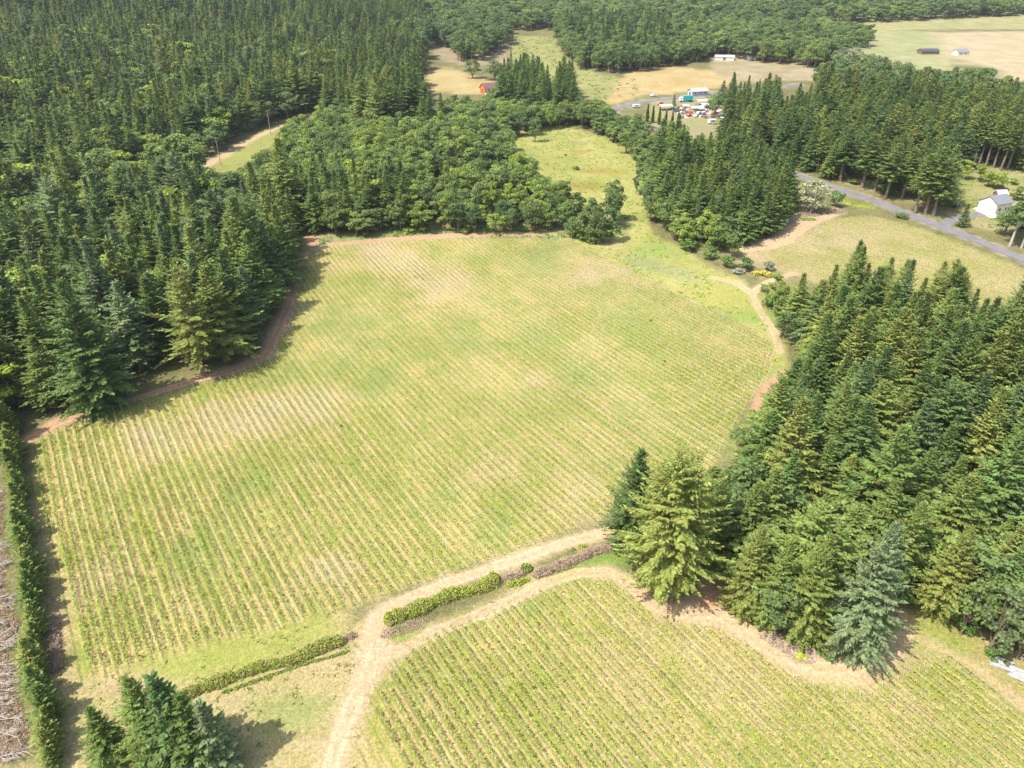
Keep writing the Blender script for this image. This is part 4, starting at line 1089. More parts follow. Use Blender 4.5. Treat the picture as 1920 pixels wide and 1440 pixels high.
def vine_rows(poly, tracer, krange, trange, step, leafs, leaf, tint, vig, label, group, stake_every, detail=True, width=0.32, top=1.55, lowz=0.45):
    cnt = 0
    t = np.arange(trange[0], trange[1], step)
    g = np.random.default_rng(len(group))
    for k in range(*krange):
        P = tracer(k, t)
        ins = sdist(P, poly) < -0.6
        if ins.sum() < 4: continue
        idx = np.nonzero(ins)[0]
        cnt += 1
        Q = P[idx]; nq = len(Q)
        tan = unit(np.gradient(P, axis=0))[idx]; nor = np.stack([-tan[:, 1], tan[:, 0]], 1)
        Zq = height(Q[:, 0], Q[:, 1])
        # vigour of each vine: patchy over the field, some missing
        v = vig(Q) * (0.7 + 0.6 * g.random(nq))
        v = np.where(g.random(nq) < 0.05, 0, v)
        nl = np.clip((leafs * v).astype(int), 0, int(leafs * 1.7))
        rep = np.repeat(np.arange(nq), nl)
        root = empty('vine_row', (float(Q[0, 0]), float(Q[0, 1]), float(Zq[0])))
        org = np.array([Q[0, 0], Q[0, 1], Zq[0]])
        lab = label(cnt)
        tag(root, lab, 'vine row', group)
        if len(rep):
            sc = np.clip(0.4 + 0.6 * v[rep], 0.45, 1.2)
            a = g.uniform(-0.5, 0.5, len(rep)) * step * np.clip(0.65 + 0.5 * v[rep], 0, 1.1)
            b = g.normal(size=len(rep)) * width * sc
            zc = lowz + (top - lowz) * g.random(len(rep)) ** 0.8 * sc
            C = np.stack([Q[rep, 0] + tan[rep, 0] * a + nor[rep, 0] * b, Q[rep, 1] + tan[rep, 1] * a + nor[rep, 1] * b, Zq[rep] + zc], 1) - org
            n_ = unit(g.normal(size=(len(rep), 3)) + np.array([0, 0, 0.6]))
            tt = unit(np.cross(n_, g.normal(size=(len(rep), 3))))
            ln = leaf * (0.6 + 0.8 * g.random(len(rep)))
            V, F = quads(C - tt * (ln / 2)[:, None], tt * ln[:, None], ln * 0.42, unit(np.cross(n_, tt)))
            o = link('vine_foliage', mesh_np('vine_foliage', V, F, M_VINE), root); o['kind'] = 'stuff'
            o['tint'] = float(np.clip(tint + 0.12 * g.normal(), 0, 1))
        if not detail: continue
        mb = MB(); ft = MB()
        for i in range(0, nq, 1):
            x, y, zb = Q[i] .tolist() + [float(Zq[i])]
            x -= org[0]; y -= org[1]; zb -= org[2]
            if i % stake_every == stake_every // 2:
                mb.tube((x, y, zb - 0.2), (x, y, zb + 1.6), 0.025, 0.025, 3)
            elif g.random() < 0.16:
                mb.tube((x, y, zb), (x + 0.02, y, zb + 0.6), 0.035, 0.035, 3)
        if mb.v:
            o = mb.build('trellis_stake', M_STAKE, root); o['kind'] = 'stuff'
        wire = MB()
        step_w = max(1, nq // 14)
        ii = list(range(0, nq - 1, step_w)) + [nq - 1]
        for i0, i1 in zip(ii[:-1], ii[1:]):
            for hz in (0.9,):
                p0 = (Q[i0, 0] - org[0], Q[i0, 1] - org[1], Zq[i0] - org[2] + hz); p1 = (Q[i1, 0] - org[0], Q[i1, 1] - org[1], Zq[i1] - org[2] + hz)
                wire.tube(p0, p1, 0.015, 0.015, 3)
        wire.build('trellis_wire', M_STAKE, root)
        for e, sg in ((0, -1), (nq - 1, 1)):
            pe = MB(); tx, ty = tan[e] * sg
            x = Q[e, 0] + tx * 0.7 - org[0]; y = Q[e, 1] + ty * 0.7 - org[1]; zb = Zq[e] - org[2]
            pe.tube((x, y, zb - 0.2), (x + tx * 0.35, y + ty * 0.35, zb + 1.25), 0.06, 0.05, 6)
            pe.build('end_post', M_POSTWOOD, root)
    return cnt

def vig_main(Q):
    n_ = fnoise(Q[:, 0], Q[:, 1], 18, 5)
    near_ = sstep(215, 95, Q[:, 1]) if False else np.clip((200 - Q[:, 1]) / 110, 0, 1)
    left_ = np.clip((-10 - Q[:, 0]) / 60, 0, 1)
    right_ = np.clip((Q[:, 0] - 45) / 40, 0, 1)
    return np.clip(0.24 + 0.85 * near_ * (0.3 + 0.7 * left_) + 0.30 * right_ + 0.75 * (n_ - 0.5), 0.08, 1.35)
def vig_low(Q):
    return np.clip(0.95 + 0.8 * (fnoise(Q[:, 0], Q[:, 1], 12, 8) - 0.5) - 0.006 * np.clip(Q[:, 0], 0, 60), 0.3, 1.25)
n1 = vine_rows(P_MAIN, TR_MAIN, (-1, 150), (-20, 330), 0.9, 21, 0.28, 0.62, vig_main,
          lambda i: f'{ordinal(i)} vine row of the large main vineyard, counted from the left border hedge', 'vine rows of the large main vineyard', 5, width=0.13, top=1.45, lowz=0.3)
n2 = vine_rows(P_LOW, TR_LOW, (-1, 120), (-90, 120), 0.9, 20, 0.27, 0.78, vig_low,
          lambda i: f'{ordinal(i)} vine row of the lower vineyard, counted from the dirt track junction', 'vine rows of the lower vineyard', 6, width=0.09, top=1.4, lowz=0.6)
n3 = vine_rows(P_UP, TR_UP, (-60, 90), (-260, 260), 1.1, 5, 0.32, 0.6, lambda Q: np.full(len(Q), 1.0),
          lambda i: f'{ordinal(i)} vine row of the upper vineyard beside the paved road', 'vine rows of the upper vineyard', 9, detail=False, width=0.22)
print('rows', n1, n2, n3)

# ------------------------------------------------------------------ bramble hedges and dead brush windrows
def windrow(name, line_px, w, h, mode, label, cat, group=None, dens=1.0, tint=0.15):
    line = pts(line_px); g = np.random.default_rng(int(abs(line_px[0][0] * 7 + line_px[0][1])))
    L = np.concatenate([[0], np.cumsum(np.linalg.norm(np.diff(line, axis=0), axis=1))]); T_ = L[-1]
    root = empty(name, (float(line[0, 0]), float(line[0, 1]), float(height(*line[0])))); org = np.array(root.location)
    tag(root, label, cat, group)
    def cross_pts(n, shell=(0.75, 1.0)):
        s = g.random(n) * T_
        x = np.interp(s, L, line[:, 0]); y = np.interp(s, L, line[:, 1])
        i = np.clip(np.searchsorted(L, s) - 1, 0, len(line) - 2)
        d = unit(line[i + 1] - line[i]); nr = np.stack([-d[:, 1], d[:, 0]], 1)
        lump = 0.5 + 0.6 * vnoise(s, s * 0, 2.6, 3) + 0.35 * vnoise(s, s * 0, 0.8, 5) ; taper = np.clip(np.minimum(s, T_ - s) / 1.0 + 0.35, 0, 1)
        th = g.random(n) * math.pi; q = g.uniform(shell[0], shell[1], n) ** 0.5
        wander = (vnoise(s, s * 0, 6.0, 8) - 0.5) * w * 0.5
        off = np.cos(th) * w / 2 * lump * q * taper + wander; zz = np.sin(th) * h * lump * q * taper
        X = x + nr[:, 0] * off; Y = y + nr[:, 1] * off
        return np.stack([X, Y, height(X, Y) + zz], 1) - org, np.stack([nr[:, 0] * np.cos(th), nr[:, 1] * np.cos(th), np.sin(th)], 1)
    if mode in ('green', 'mixed'):
        n = int(T_ * 210 * dens * (w / 2.2)); C, Nn = cross_pts(n, (0.5, 1.0))
        n_ = unit(Nn * 0.8 + g.normal(size=(n, 3)) * 0.6); tt = unit(np.cross(n_, g.normal(size=(n, 3))))
        ln = 0.26 * (0.5 + 1.0 * g.random(n))
        V, F = quads(C - tt * (ln / 2)[:, None], tt * ln[:, None], ln * 0.42, unit(np.cross(n_, tt)))
        o = link('foliage', mesh_np('foliage', V, F, M_SHRUB), root); o['tint'] = tint; o['kind'] = 'stuff'
    if mode in ('dead', 'mixed', 'chips'):
        n = int(T_ * (90 if mode == 'dead' else 22 if mode == 'mixed' else 60) * dens * (w / 2.2)); C, Nn = cross_pts(n, (0.2, 1.0))
        d = unit(g.normal(size=(n, 3)) * np.array([1, 1, 0.45])); ln = (0.35 + 0.9 * g.random(n)) * (0.9 if mode != 'chips' else 0.5)
        a = C - d * (ln / 2)[:, None]; b = C + d * (ln / 2)[:, None]
        nn = unit(np.cross(d, g.normal(size=(n, 3)))); n2_ = np.cross(d, nn); r = 0.025 + 0.03 * g.random(n)[:, None]
        V = np.stack([a + nn * r, a - nn * r * 0.5 + n2_ * r, a - nn * r * 0.5 - n2_ * r, b + nn * r * 0.6, b - nn * r * 0.3 + n2_ * r * 0.6, b - nn * r * 0.3 - n2_ * r * 0.6], 1).reshape(-1, 3)
        I = (np.arange(n) * 6)[:, None, None] + np.array([[0, 1, 4, 3], [1, 2, 5, 4], [2, 0, 3, 5]])[None]
        o = link('dead_branch', mesh_np('dead_branch', V, I.reshape(-1, 4), M_TWIG if mode != 'chips' else M_CHIP), root); o['kind'] = 'stuff'
    return root
windrow('bramble_hedge', [(330,1318),(395,1288),(470,1262),(545,1237),(600,1216),(648,1200)], 2.2, 1.6, 'mixed', 'long green bramble hedge below the big vineyard, left of the dirt track', 'hedge', tint=0.12)
windrow('brush_windrow', [(648,1200),(668,1194)], 1.8, 1.1, 'dead', 'brown dead end of the bramble hedge beside the dirt track', 'brush')
windrow('bramble_hedge', [(722,1172),(770,1152),(830,1128),(880,1108),(934,1086)], 2.9, 2.2, 'mixed', 'thick yellow-green bramble hedge between the two dirt tracks', 'hedge', tint=0.10)
windrow('brush_windrow', [(938,1094),(985,1074)], 2.0, 1.0, 'dead', 'short dead brush pile between green bramble clumps', 'brush')
windrow('bramble_hedge', [(948,1101),(975,1094),(992,1088)], 1.5, 0.8, 'green', 'low yellow-green bramble clump in front of the short dead brush pile', 'hedge', tint=0.08)
windrow('bramble_hedge', [(978,1076),(998,1068)], 2.2, 2.0, 'green', 'round bright green bramble bush between two dead brush piles', 'bush', tint=0.18)
windrow('brush_windrow', [(1002,1084),(1050,1064),(1100,1044),(1146,1024)], 2.4, 1.3, 'dead', 'long brown windrow of dead brush reaching the blue-green conifer', 'brush', dens=1.3)
windrow('brush_windrow', [(715,1196),(755,1183),(795,1168)], 2.2, 0.35, 'dead', 'flat scatter of dead twigs under the thick bramble hedge', 'brush', dens=0.5)
windrow('low_weed_strip', [(415,1302),(480,1278),(560,1250),(655,1220)], 0.7, 0.4, 'green', 'narrow strip of low weeds parallel to the long bramble hedge', 'weeds', dens=0.8, tint=0.3)
windrow('debris_strip', [(1425,1185),(1455,1205),(1490,1222),(1530,1240)], 4.2, 0.35, 'chips', 'pale strip of wood debris at the foot of the wood, beside the lower vineyard', 'wood debris', dens=2.2)
windrow('debris_strip', [(1660,1135),(1672,1150),(1690,1160)], 3.6, 0.4, 'chips', 'small heap of pale wood debris in the gap of the wood edge', 'wood debris', dens=2.2)
windrow('debris_strip', [(1905,1228),(1935,1240)], 2.5, 0.4, 'chips', 'brown wood debris beside the white plastic stacks', 'wood debris', dens=1.5)
windrow('brush_windrow', [(-26,930),(-22,1020),(-12,1100),(-8,1180),(-2,1260),(6,1340),(12,1430)], 5.0, 0.5, 'dead', 'pinkish-grey mat of dead branches beyond the left border hedge', 'brush', dens=0.9)
windrow('slash_pile', [(92,1160),(97,1200),(100,1240),(103,1262)], 2.6, 1.0, 'dead', 'brown slash pile between the tree hedge and the first vine row', 'brush', dens=1.2)
windrow('slash_pile', [(1232,1128),(1262,1122)], 3.6, 1.3, 'dead', 'grey twig pile at the foot of the huge conifer', 'brush', dens=1.6)
windrow('debris_strip', [(1498,404),(1525,402),(1560,397),(1575,393)], 6.0, 0.5, 'dead', 'reddish pile of dead brush beside the pale willow-like tree', 'brush', dens=0.8)
windrow('grass_clump', [(1575,375),(1600,385),(1640,390)], 5.0, 0.5, 'green', 'bright green weeds between the paved road and the upper vineyard', 'weeds', dens=0.7, tint=0.1)
windrow('grass_clump', [(1502,413),(1530,412)], 3.0, 0.5, 'green', 'small bright green patch on the tan soil below the brush pile', 'weeds', dens=0.7, tint=0.25)
windrow('ground_cover', [(1488,1228),(1512,1240)], 3.0, 0.55, 'green', 'bright yellow-green low shrub on the debris beside the track', 'bush', dens=1.3, tint=0.0)
windrow('ground_cover', [(1530,1218),(1545,1232),(1570,1238)], 2.2, 0.5, 'green', 'dark green ivy patch at the foot of the silvery conifer', 'ground cover', dens=1.2, tint=0.75)
for i, (l, lb) in enumerate([([(1225,1110),(1238,1095)], 'light green fern clump left of the huge conifer trunk'), ([(1262,1100),(1300,1098)], 'bright green undergrowth right of the huge conifer trunk'), ([(1085,1030),(1100,1026)], 'low yellow-green bush on the verge above the dead windrow'),
        ([(1072,1034),(1078,1032)], 'small dark bush on the verge above the dead windrow')]):
    windrow('undergrowth', l, 2.2 if i < 2 else 1.2, 1.0, 'green', lb, 'bush', tint=[0.15, 0.4, 0.1, 0.8][i])

# fallen grey tree tops beyond the tree hedge at the left frame edge
def grey_tops():
    g = random.Random(5)
    line = pts([(-20,930),(-16,1010),(-6,1090),(0,1170),(4,1250),(10,1330),(18,1420)])
    n = 34
    for i in range(n):
        t = i / (n - 1) * (len(line) - 1); j = min(int(t), len(line) - 2); p = line[j] * (1 - (t - j)) + line[j + 1] * (t - j)
        mb = MB(); a0 = g.uniform(-0.5, 0.5)
        x0, y0 = -2.4 + g.uniform(-0.5, 0.5), g.uniform(-0.4, 0.4)
        ln = g.uniform(3.6, 5.4)
        def stem(x, y, z, a, L_, r, lvl):
            e = g.uniform(0.05, 0.45)
            x2, y2, z2 = x + L_ * math.cos(a), y + L_ * math.sin(a), z + L_ * e * 0.6
            mb.tube((x, y, z), (x2, y2, z2), r, r * 0.5, 3)
            if lvl:
                for q in range(11 if lvl == 2 else 4):
                    f = g.uniform(0.25, 1.0)
                    stem(x + (x2 - x) * f, y + (y2 - y) * f, z + (z2 - z) * f, a + g.choice((-1, 1)) * g.uniform(0.4, 1.1), L_ * g.uniform(0.2, 0.42), r * 0.55, lvl - 1)
        stem(x0, y0, 0.3, a0, ln, 0.075, 2)
        o = mb.build('bare_treetop', M_TWIGGREY); o.location = (p[0], p[1], float(height(p[0], p[1])))
        tag(o, f'{ordinal(i + 1)} bleached bare branch crown beyond the left tree hedge, counted from the far end', 'dead branch', 'bleached bare branches beyond the left hedge')
grey_tops()

# ------------------------------------------------------------------ shrubs along edges
def bush(px, py, wpx, hm, tint, label, cat='bush'):
    P = at(px, py); z = float(height(*P)); dep = proj(P[0], P[1], z)[2]
    r = wpx / FOC * dep / 2
    o = place_tree('broadleaf', B_BUSH[int(rng.integers(0, 2))], P, hm, r / (1.9 * hm / 3.0), tint, rng.random() * 6, name='bush')
    tag(o, label, cat)
for b in [(1105,452,52,4.0,0.7,'long dark green bush at the far corner of the main vineyard'), (1132,455,36,5.0,0.72,'dark round bush right of the corner bush'), (1085,446,26,2.8,0.65,'low bush at the left end of the corner thicket'),
          (1290,470,40,4.0,0.7,'rounded bush at the wood edge above the grass strip'), (1330,485,40,4.5,0.7,'dark bush above the start of the narrow field path'), (1362,500,34,4.5,0.7,'dark green bush beside the field path'), (1398,505,38,4.2,0.72,'last dark bush before the yellow broom'),
          (1440,506,26,3.6,0.9,'small grey-green bush beyond the yellow broom'), (1385,512,26,1.6,1.0,'pale silvery bush in front of the dark bushes'), (1443,502,14,1.4,1.0,'pale silvery low bush below the grey-green bush'),
          (1450,578,50,5.0,0.6,'wide green bush at the bend of the field path'), (1460,592,34,3.4,0.2,'bright green bush at the wood corner beside the field path'), (1355,468,30,3.2,0.1,'yellow-green bush among the dark bushes by the field path'),
          (640,800,6,0.8,0.7,'tiny dark shrub alone in the main vineyard'), (1220,602,5,0.7,0.72,'tiny dark weed clump in the upper part of the main vineyard'), (1246,678,5,0.7,0.72,'tiny dark weed clump lower right in the main vineyard'),
          (1080,318,14,1.6,0.7,'small bushes in the middle of the yellow meadow'), (1060,292,6,1.0,0.7,'tiny bush in the far half of the yellow meadow'), (700,432,30,2.2,0.35,'low green bush at the far field edge'), (770,434,34,1.8,0.3,'low fresh green bush at the middle of the far field edge'),
          (870,436,30,1.8,0.4,'low bush near the far field edge track end'), (980,432,26,1.6,0.35,'small light bush on the far field edge'), (1805,1185,44,4.5,0.7,'dense green bush at the near wood edge'), (1862,1234,40,2.6,0.7,'dark green bush beside the white pipe stacks'),
          (1690,1138,30,3.6,0.72,'dark bush right of the debris gap'), (1885,1250,14,1.4,0.6,'small green bush between the two white plastic stacks'), (1780,380,18,1.8,0.2,'bright bush under the driveway conifers'), (1600,345,22,2.4,0.4,'green bush at the start of the shaded roadside'),
          (1690,408,30,2.2,0.5,'leafy bush by the road under the conifers'), (1900,345,26,2.6,0.3,'light green bush behind the white house'), (190,775,46,2.2,0.35,'light green shrub at the foot of the broad grey-green conifer'), (1432,548,20,3,0.5,'shrub between path and wood')]:
    bush(*b)
# rough herbage scattered over the open ground
def scatter(name, poly, n, r, tint, label, keep=None, hgt=0.35):
    g = np.random.default_rng(n); lo = poly.min(0); hi = poly.max(0)
    P = lo + (hi - lo) * g.random((n * 3, 2)); P = P[sdist(P, poly) < -0.5]
    P = P[fnoise(P[:, 0], P[:, 1], 9, 4) > 0.46][:n]
    for p_, ps in ((P_MAIN, 0.5), (P_LOW, 0.5), (P_UP, 0.5)): P = P[sdist(P, p_) > ps]
    for nm, (line, w) in TRACKS.items(): P = P[pdist(P, line, w) > 0.4]
    P = P[pdist(P, ROAD, [5.6] * len(ROAD)) > 0.5]
    k = 9; C = np.repeat(P, k, 0) + g.normal(size=(len(P) * k, 2)) * r * 0.5
    C3 = np.stack([C[:, 0], C[:, 1], height(C[:, 0], C[:, 1]) + 0.03 + hgt * g.random(len(C))], 1)
    n_ = unit(g.normal(size=C3.shape) + np.array([0, 0, 0.8])); tt = unit(np.cross(n_, g.normal(size=C3.shape))); ln = r * 0.55 * (0.5 + g.random(len(C)))
    V, F = quads(C3 - tt * (ln / 2)[:, None], tt * ln[:, None], ln * 0.4, unit(np.cross(n_, tt)))
    o = link(name, mesh_np(name, V, F, M_SHRUB)); o['tint'] = tint; tag(o, label, 'weeds', None, 'stuff')
scatter('meadow_weeds', MEADOW, 900, 0.9, 0.3, 'low weedy tufts scattered over the yellow meadow')
scatter('verge_weeds', LOWGRASS, 1500, 0.5, 0.25, 'low weeds scattered over the headlands and track verges', hgt=0.2)
scatter('edge_undergrowth', EDGE, 700, 1.1, 0.4, 'leafy undergrowth between the vineyard track and the mixed wood', hgt=0.7)
scatter('yard_weeds', YARD, 500, 1.0, 0.35, 'weeds and tufts around the white house and the roadside', hgt=0.4)
scatter('field_tufts', FARFIELDS[1][0], 400, 1.6, 0.5, 'tufts on the far green field')
# yellow broom
P = at(1430, 517)
g = np.random.default_rng(77)
for i, (px, py, wpx) in enumerate([(1424,516,26), (1442,518,22)]):
    P = at(px, py); r = wpx / FOC * proj(P[0], P[1], float(height(*P)))[2] / 2
    root = empty('broom_bush', (P[0], P[1], float(height(*P)))); tag(root, ['yellow flowering broom beside the field path', 'second yellow flowering broom, nearer the upper vineyard'][i], 'bush')
    C = g.normal(size=(9, 3)) * np.array([r * 0.5, r * 0.45, 0.25]) + np.array([0, 0, 0.6])
    V, F = cluster_leaves(g, C, np.full(9, 0.9), 90, 0.28); link('flowers', mesh_np('flowers', V, F, M_BROOM), root)
    V, F = cluster_leaves(g, C - np.array([0, 0, 0.2]), np.full(9, 0.75), 60, 0.3); o = link('foliage', mesh_np('foliage', V, F, M_SHRUB), root); o['tint'] = 0.5

# ------------------------------------------------------------------ buildings
def heading(a_px, b_px):
    a = at(*a_px); b = at(*b_px); return math.atan2(b[1] - a[1], b[0] - a[0])

def house(name, px, rz, L, W, wall_h, ridge_h, wm, rm, label, cat='house', windows=(), doors=(), eave=0.5, porch=False, base=None):
    """gabled building: ridge along local x; windows/doors = (side, position, z, w, h); side 0 front(-y) 1 back 2 left gable 3 right gable"""
    P = at(*px); root = empty(name, (P[0], P[1], float(height(*P)) - 0.1), rz); tag(root, label, cat)
    m = MB(); hw = W / 2; hl = L / 2
    m.add([(-hl,-hw,-0.6),(hl,-hw,-0.6),(hl,hw,-0.6),(-hl,hw,-0.6),(-hl,-hw,wall_h),(hl,-hw,wall_h),(hl,hw,wall_h),(-hl,hw,wall_h),(-hl,0,ridge_h),(hl,0,ridge_h)],
          [(0,1,5,4),(2,3,7,6),(1,2,6,9,5),(3,0,4,8,7),(4,5,9,8),(6,7,8,9)])
    m.build('wall', wm, root)
    sl = (ridge_h - wall_h) / hw; t = 0.18
    r = MB()
    for sg in (-1, 1):
        y0, z0 = 0.0, ridge_h + 0.03; y1, z1 = sg * (hw + eave), wall_h - sl * eave + 0.03
        r.add([(-hl - eave, y0, z0), (hl + eave, y0, z0), (hl + eave, y1, z1), (-hl - eave, y1, z1), (-hl - eave, y0, z0 + t), (hl + eave, y0, z0 + t), (hl + eave, y1, z1 + t), (-hl - eave, y1, z1 + t)],
              [(0,1,2,3),(4,7,6,5),(0,4,5,1),(1,5,6,2),(2,6,7,3),(3,7,4,0)])
    r.build('roof', rm, root)
    for nm, lst, mat_ in (('window', windows, M_GLASS), ('door', doors, M_BROWNWALL)):
        for side, pos, z, w, h in lst:
            b = MB(); d = 0.06
            if side in (0, 1):
                y = -hw if side == 0 else hw; ys = (y - d, y + 0.02) if side == 0 else (y - 0.02, y + d)
                b.box(pos - w / 2, pos + w / 2, ys[0], ys[1], z, z + h)
            else:
                x = -hl if side == 2 else hl; xs = (x - d, x + 0.02) if side == 2 else (x - 0.02, x + d)
                b.box(xs[0], xs[1], pos - w / 2, pos + w / 2, z, z + h)
            wo = b.build(nm, mat_, root)
            if nm == 'window':
                f = MB(); e = 0.08
                if side in (0, 1):
                    for q in ((pos - w/2 - e, pos - w/2, z - e, z + h + e), (pos + w/2, pos + w/2 + e, z - e, z + h + e), (pos - w/2, pos + w/2, z + h, z + h + e), (pos - w/2, pos + w/2, z - e, z)):
                        f.box(q[0], q[1], ys[0] - 0.03, ys[1] - 0.005, q[2], q[3])
                else:
                    for q in ((pos - w/2 - e, pos - w/2, z - e, z + h + e), (pos + w/2, pos + w/2 + e, z - e, z + h + e), (pos - w/2, pos + w/2, z + h, z + h + e), (pos - w/2, pos + w/2, z - e, z)):
                        f.box(xs[0] - 0.03, xs[1] - 0.005, q[0], q[1], q[2], q[3])
                f.build('frame', M_WHITE, wo)
    if porch:
        b = MB(); b.box(-hl, hl, -hw - 2.0, -hw - 0.02, -0.6, 0.5); b.build('porch_floor', M_CONC, root)
        for i in range(5):
            b = MB(); x = -hl + 0.2 + i * (L - 0.4) / 4; b.box(x - 0.1, x + 0.1, -hw - 1.95, -hw - 1.75, 0.5, wall_h - 0.2); b.build('post', M_WHITE, root)
    return root
# white gabled house with its concrete apron
HZ = 0.42
hs = house('white_house', (1862,395), HZ, 10.0, 8.0, 4.4, 7.0, M_CREAM, M_GREYROOF, 'white and cream gabled house with grey shingle roof above the paved road', windows=[(0,-2.5,1.2,1.3,1.2),(0,1.5,1.2,1.3,1.2),(3,0,3.6,1.2,1.1)], doors=[(0,3.6,0,1.1,2.1)])
g_ = MB(); g_.add([(-5.04,-4.0,-0.5),(-5.04,4.0,-0.5),(-5.04,4.0,4.4),(-5.04,0,7.0),(-5.04,-4.0,4.4),(-5.0,-4.0,-0.5),(-5.0,4.0,-0.5),(-5.0,4.0,4.4),(-5.0,0,7.0),(-5.0,-4.0,4.4)], [(0,1,2,3,4),(0,5,6,1),(1,6,7,2),(2,7,8,3),(3,8,9,4),(4,9,5,0)])
g_.build('gable_cladding', M_WHITE, hs)
b = MB(); b.box(-5.14,-5.045,-1.9,1.9,0,2.5); b.build('garage_door', M_WHITE, hs)
pad = pts([(1824,392),(1838,386),(1862,396),(1870,409),(1858,409)])
V = [(p[0], p[1], float(height(*p)) + 0.22) for p in pad] + [(p[0], p[1], float(height(*p)) - 0.5) for p in pad]
me = bpy.data.meshes.new('concrete_apron'); nn = len(pad); me.from_pydata(V, [], [tuple(range(nn))] + [(i, i + nn, (i + 1) % nn + nn, (i + 1) % nn) for i in range(nn)]); me.materials.append(M_CONC)
tag(link('concrete_apron', me), kind='structure')
house('garden_shed', (1873,371), 0.1, 4.2, 3.6, 2.2, 3.6, M_BROWNWALL, M_WHITE, 'brown garden shed with pointed white roof beside the white house', 'shed', doors=[(0,0,0,1.0,1.9)])
house('garden_shed', (1870,352), 0.0, 4.0, 3.0, 2.0, 2.6, M_BROWNWALL, M_WHITE, 'smaller brown shed with flat white roof behind the other garden shed', 'shed', doors=[(0,0.5,0,0.9,1.8)])
house('red_barn', (922,173), 0.5, 15.5, 8.5, 3.4, 6.6, M_REDWALL, M_REDROOF, 'orange-red barn with maroon roof and white porch on the gold field', 'barn', windows=[(0,-5,1.4,1.2,1.3),(0,-1,1.4,1.2,1.3),(0,3,1.4,1.2,1.3)], doors=[(0,5.6,0.5,1.2,2.2),(2,0,0,2.5,2.6)], porch=True)
house('farm_shed', (1308,178), 0.35, 13.5, 6.0, 3.0, 4.8, M_BLUEWALL, M_PINKROOF, 'long pale blue farm shed with faded pink roof behind the farmyard', 'shed', windows=[(0,-4.0,1.2,1.2,1.0),(0,0,1.2,1.2,1.0),(0,4,1.2,1.2,1.0)], doors=[(2,0,0,2.2,2.4)])
house('dark_roof_building', (1739,101), 0.05, 17, 9, 2.6, 4.6, M_BROWNWALL, M_DARKROOF, 'low building with dark blue-black roof on the far pale field', 'barn', doors=[(0,0,0,3,2.2)], windows=[(0,5,1,1.5,1.1)])
house('far_house', (1800,103), 0.2, 12, 8, 2.8, 5.2, M_CREAM, M_GREYROOF, 'grey-roofed farmhouse partly behind trees on the far pale field', 'house', windows=[(0,-3,1,1.4,1.1),(0,2,1,1.4,1.1)])
house('far_house', (1210,103), 0.3, 11, 8, 3.2, 6, M_CREAM, M_PINKROOF, 'pink-roofed house half hidden in the far trees', 'house', windows=[(0,-2,1,1.4,1.1),(0,2,1,1.4,1.1)])
house('far_house', (1224,112), 0.1, 8, 6, 3.0, 5, M_WHITE, M_WHITE, 'small white outbuilding just below the pink-roofed house', 'house', doors=[(0,0,0,1.2,2)])
house('long_white_shed', (1358,112), -0.25, 17, 6, 2.6, 4.0, M_WHITE, M_TARP, 'long white-roofed shed among the far dark trees', 'shed', doors=[(0,0,0,2.5,2.2)])
house('long_white_shed', (1385,102), 0.2, 10, 7, 3.0, 5.0, M_BLUEWALL, M_GREYROOF, 'bluish farmhouse between the far dark trees', 'house', windows=[(0,-2,1,1.2,1.1)])
house('farm_shed', (1408,112), 0.1, 7, 6, 2.8, 4.2, M_WHITE, M_WHITE, 'small white shed beside the farthest round trees', 'shed', doors=[(0,0,0,1.5,2)])

def canopy(px, rz, L, W, h, label):
    P = at(*px); root = empty('farm_canopy', (P[0], P[1], float(height(*P))), rz); tag(root, label, 'canopy')
    m = MB(); m.prism([(-W/2 - 0.4, h - 0.1), (0, h + 0.9), (W/2 + 0.4, h - 0.1), (W/2 + 0.4, h + 0.02), (0, h + 1.02), (-W/2 - 0.4, h + 0.02)], -L/2, L/2)
    r_ = m.build('roof', M_TARP, root); r_.rotation_euler = (0, 0, R(90))
    for sx in (-1, 1):
        for sy in (-1, 1):
            q = MB(); q.tube((sx * (L/2 - 0.3), sy * W/2, -0.3), (sx * (L/2 - 0.3), sy * W/2, h - 0.02), 0.08, 0.08, 6); q.build('post', M_STAKE, root)
    return root
canopy((1247,206), 0.15, 9.0, 5.5, 2.6, 'white canopy beside the columnar conifers')
canopy((1306,209), 0.3, 9, 5, 2.4, 'white canopy in the middle of the farmyard')
canopy((1322,203), 0.3, 8, 5, 2.4, 'white canopy nearest the large round farmyard tree')
canopy((1284,205), 0.2, 5, 4, 2.2, 'small white canopy over dark equipment in the farmyard')
canopy((1314,196), 0.3, 8, 4, 2.4, 'white canopy farthest back in the farmyard')

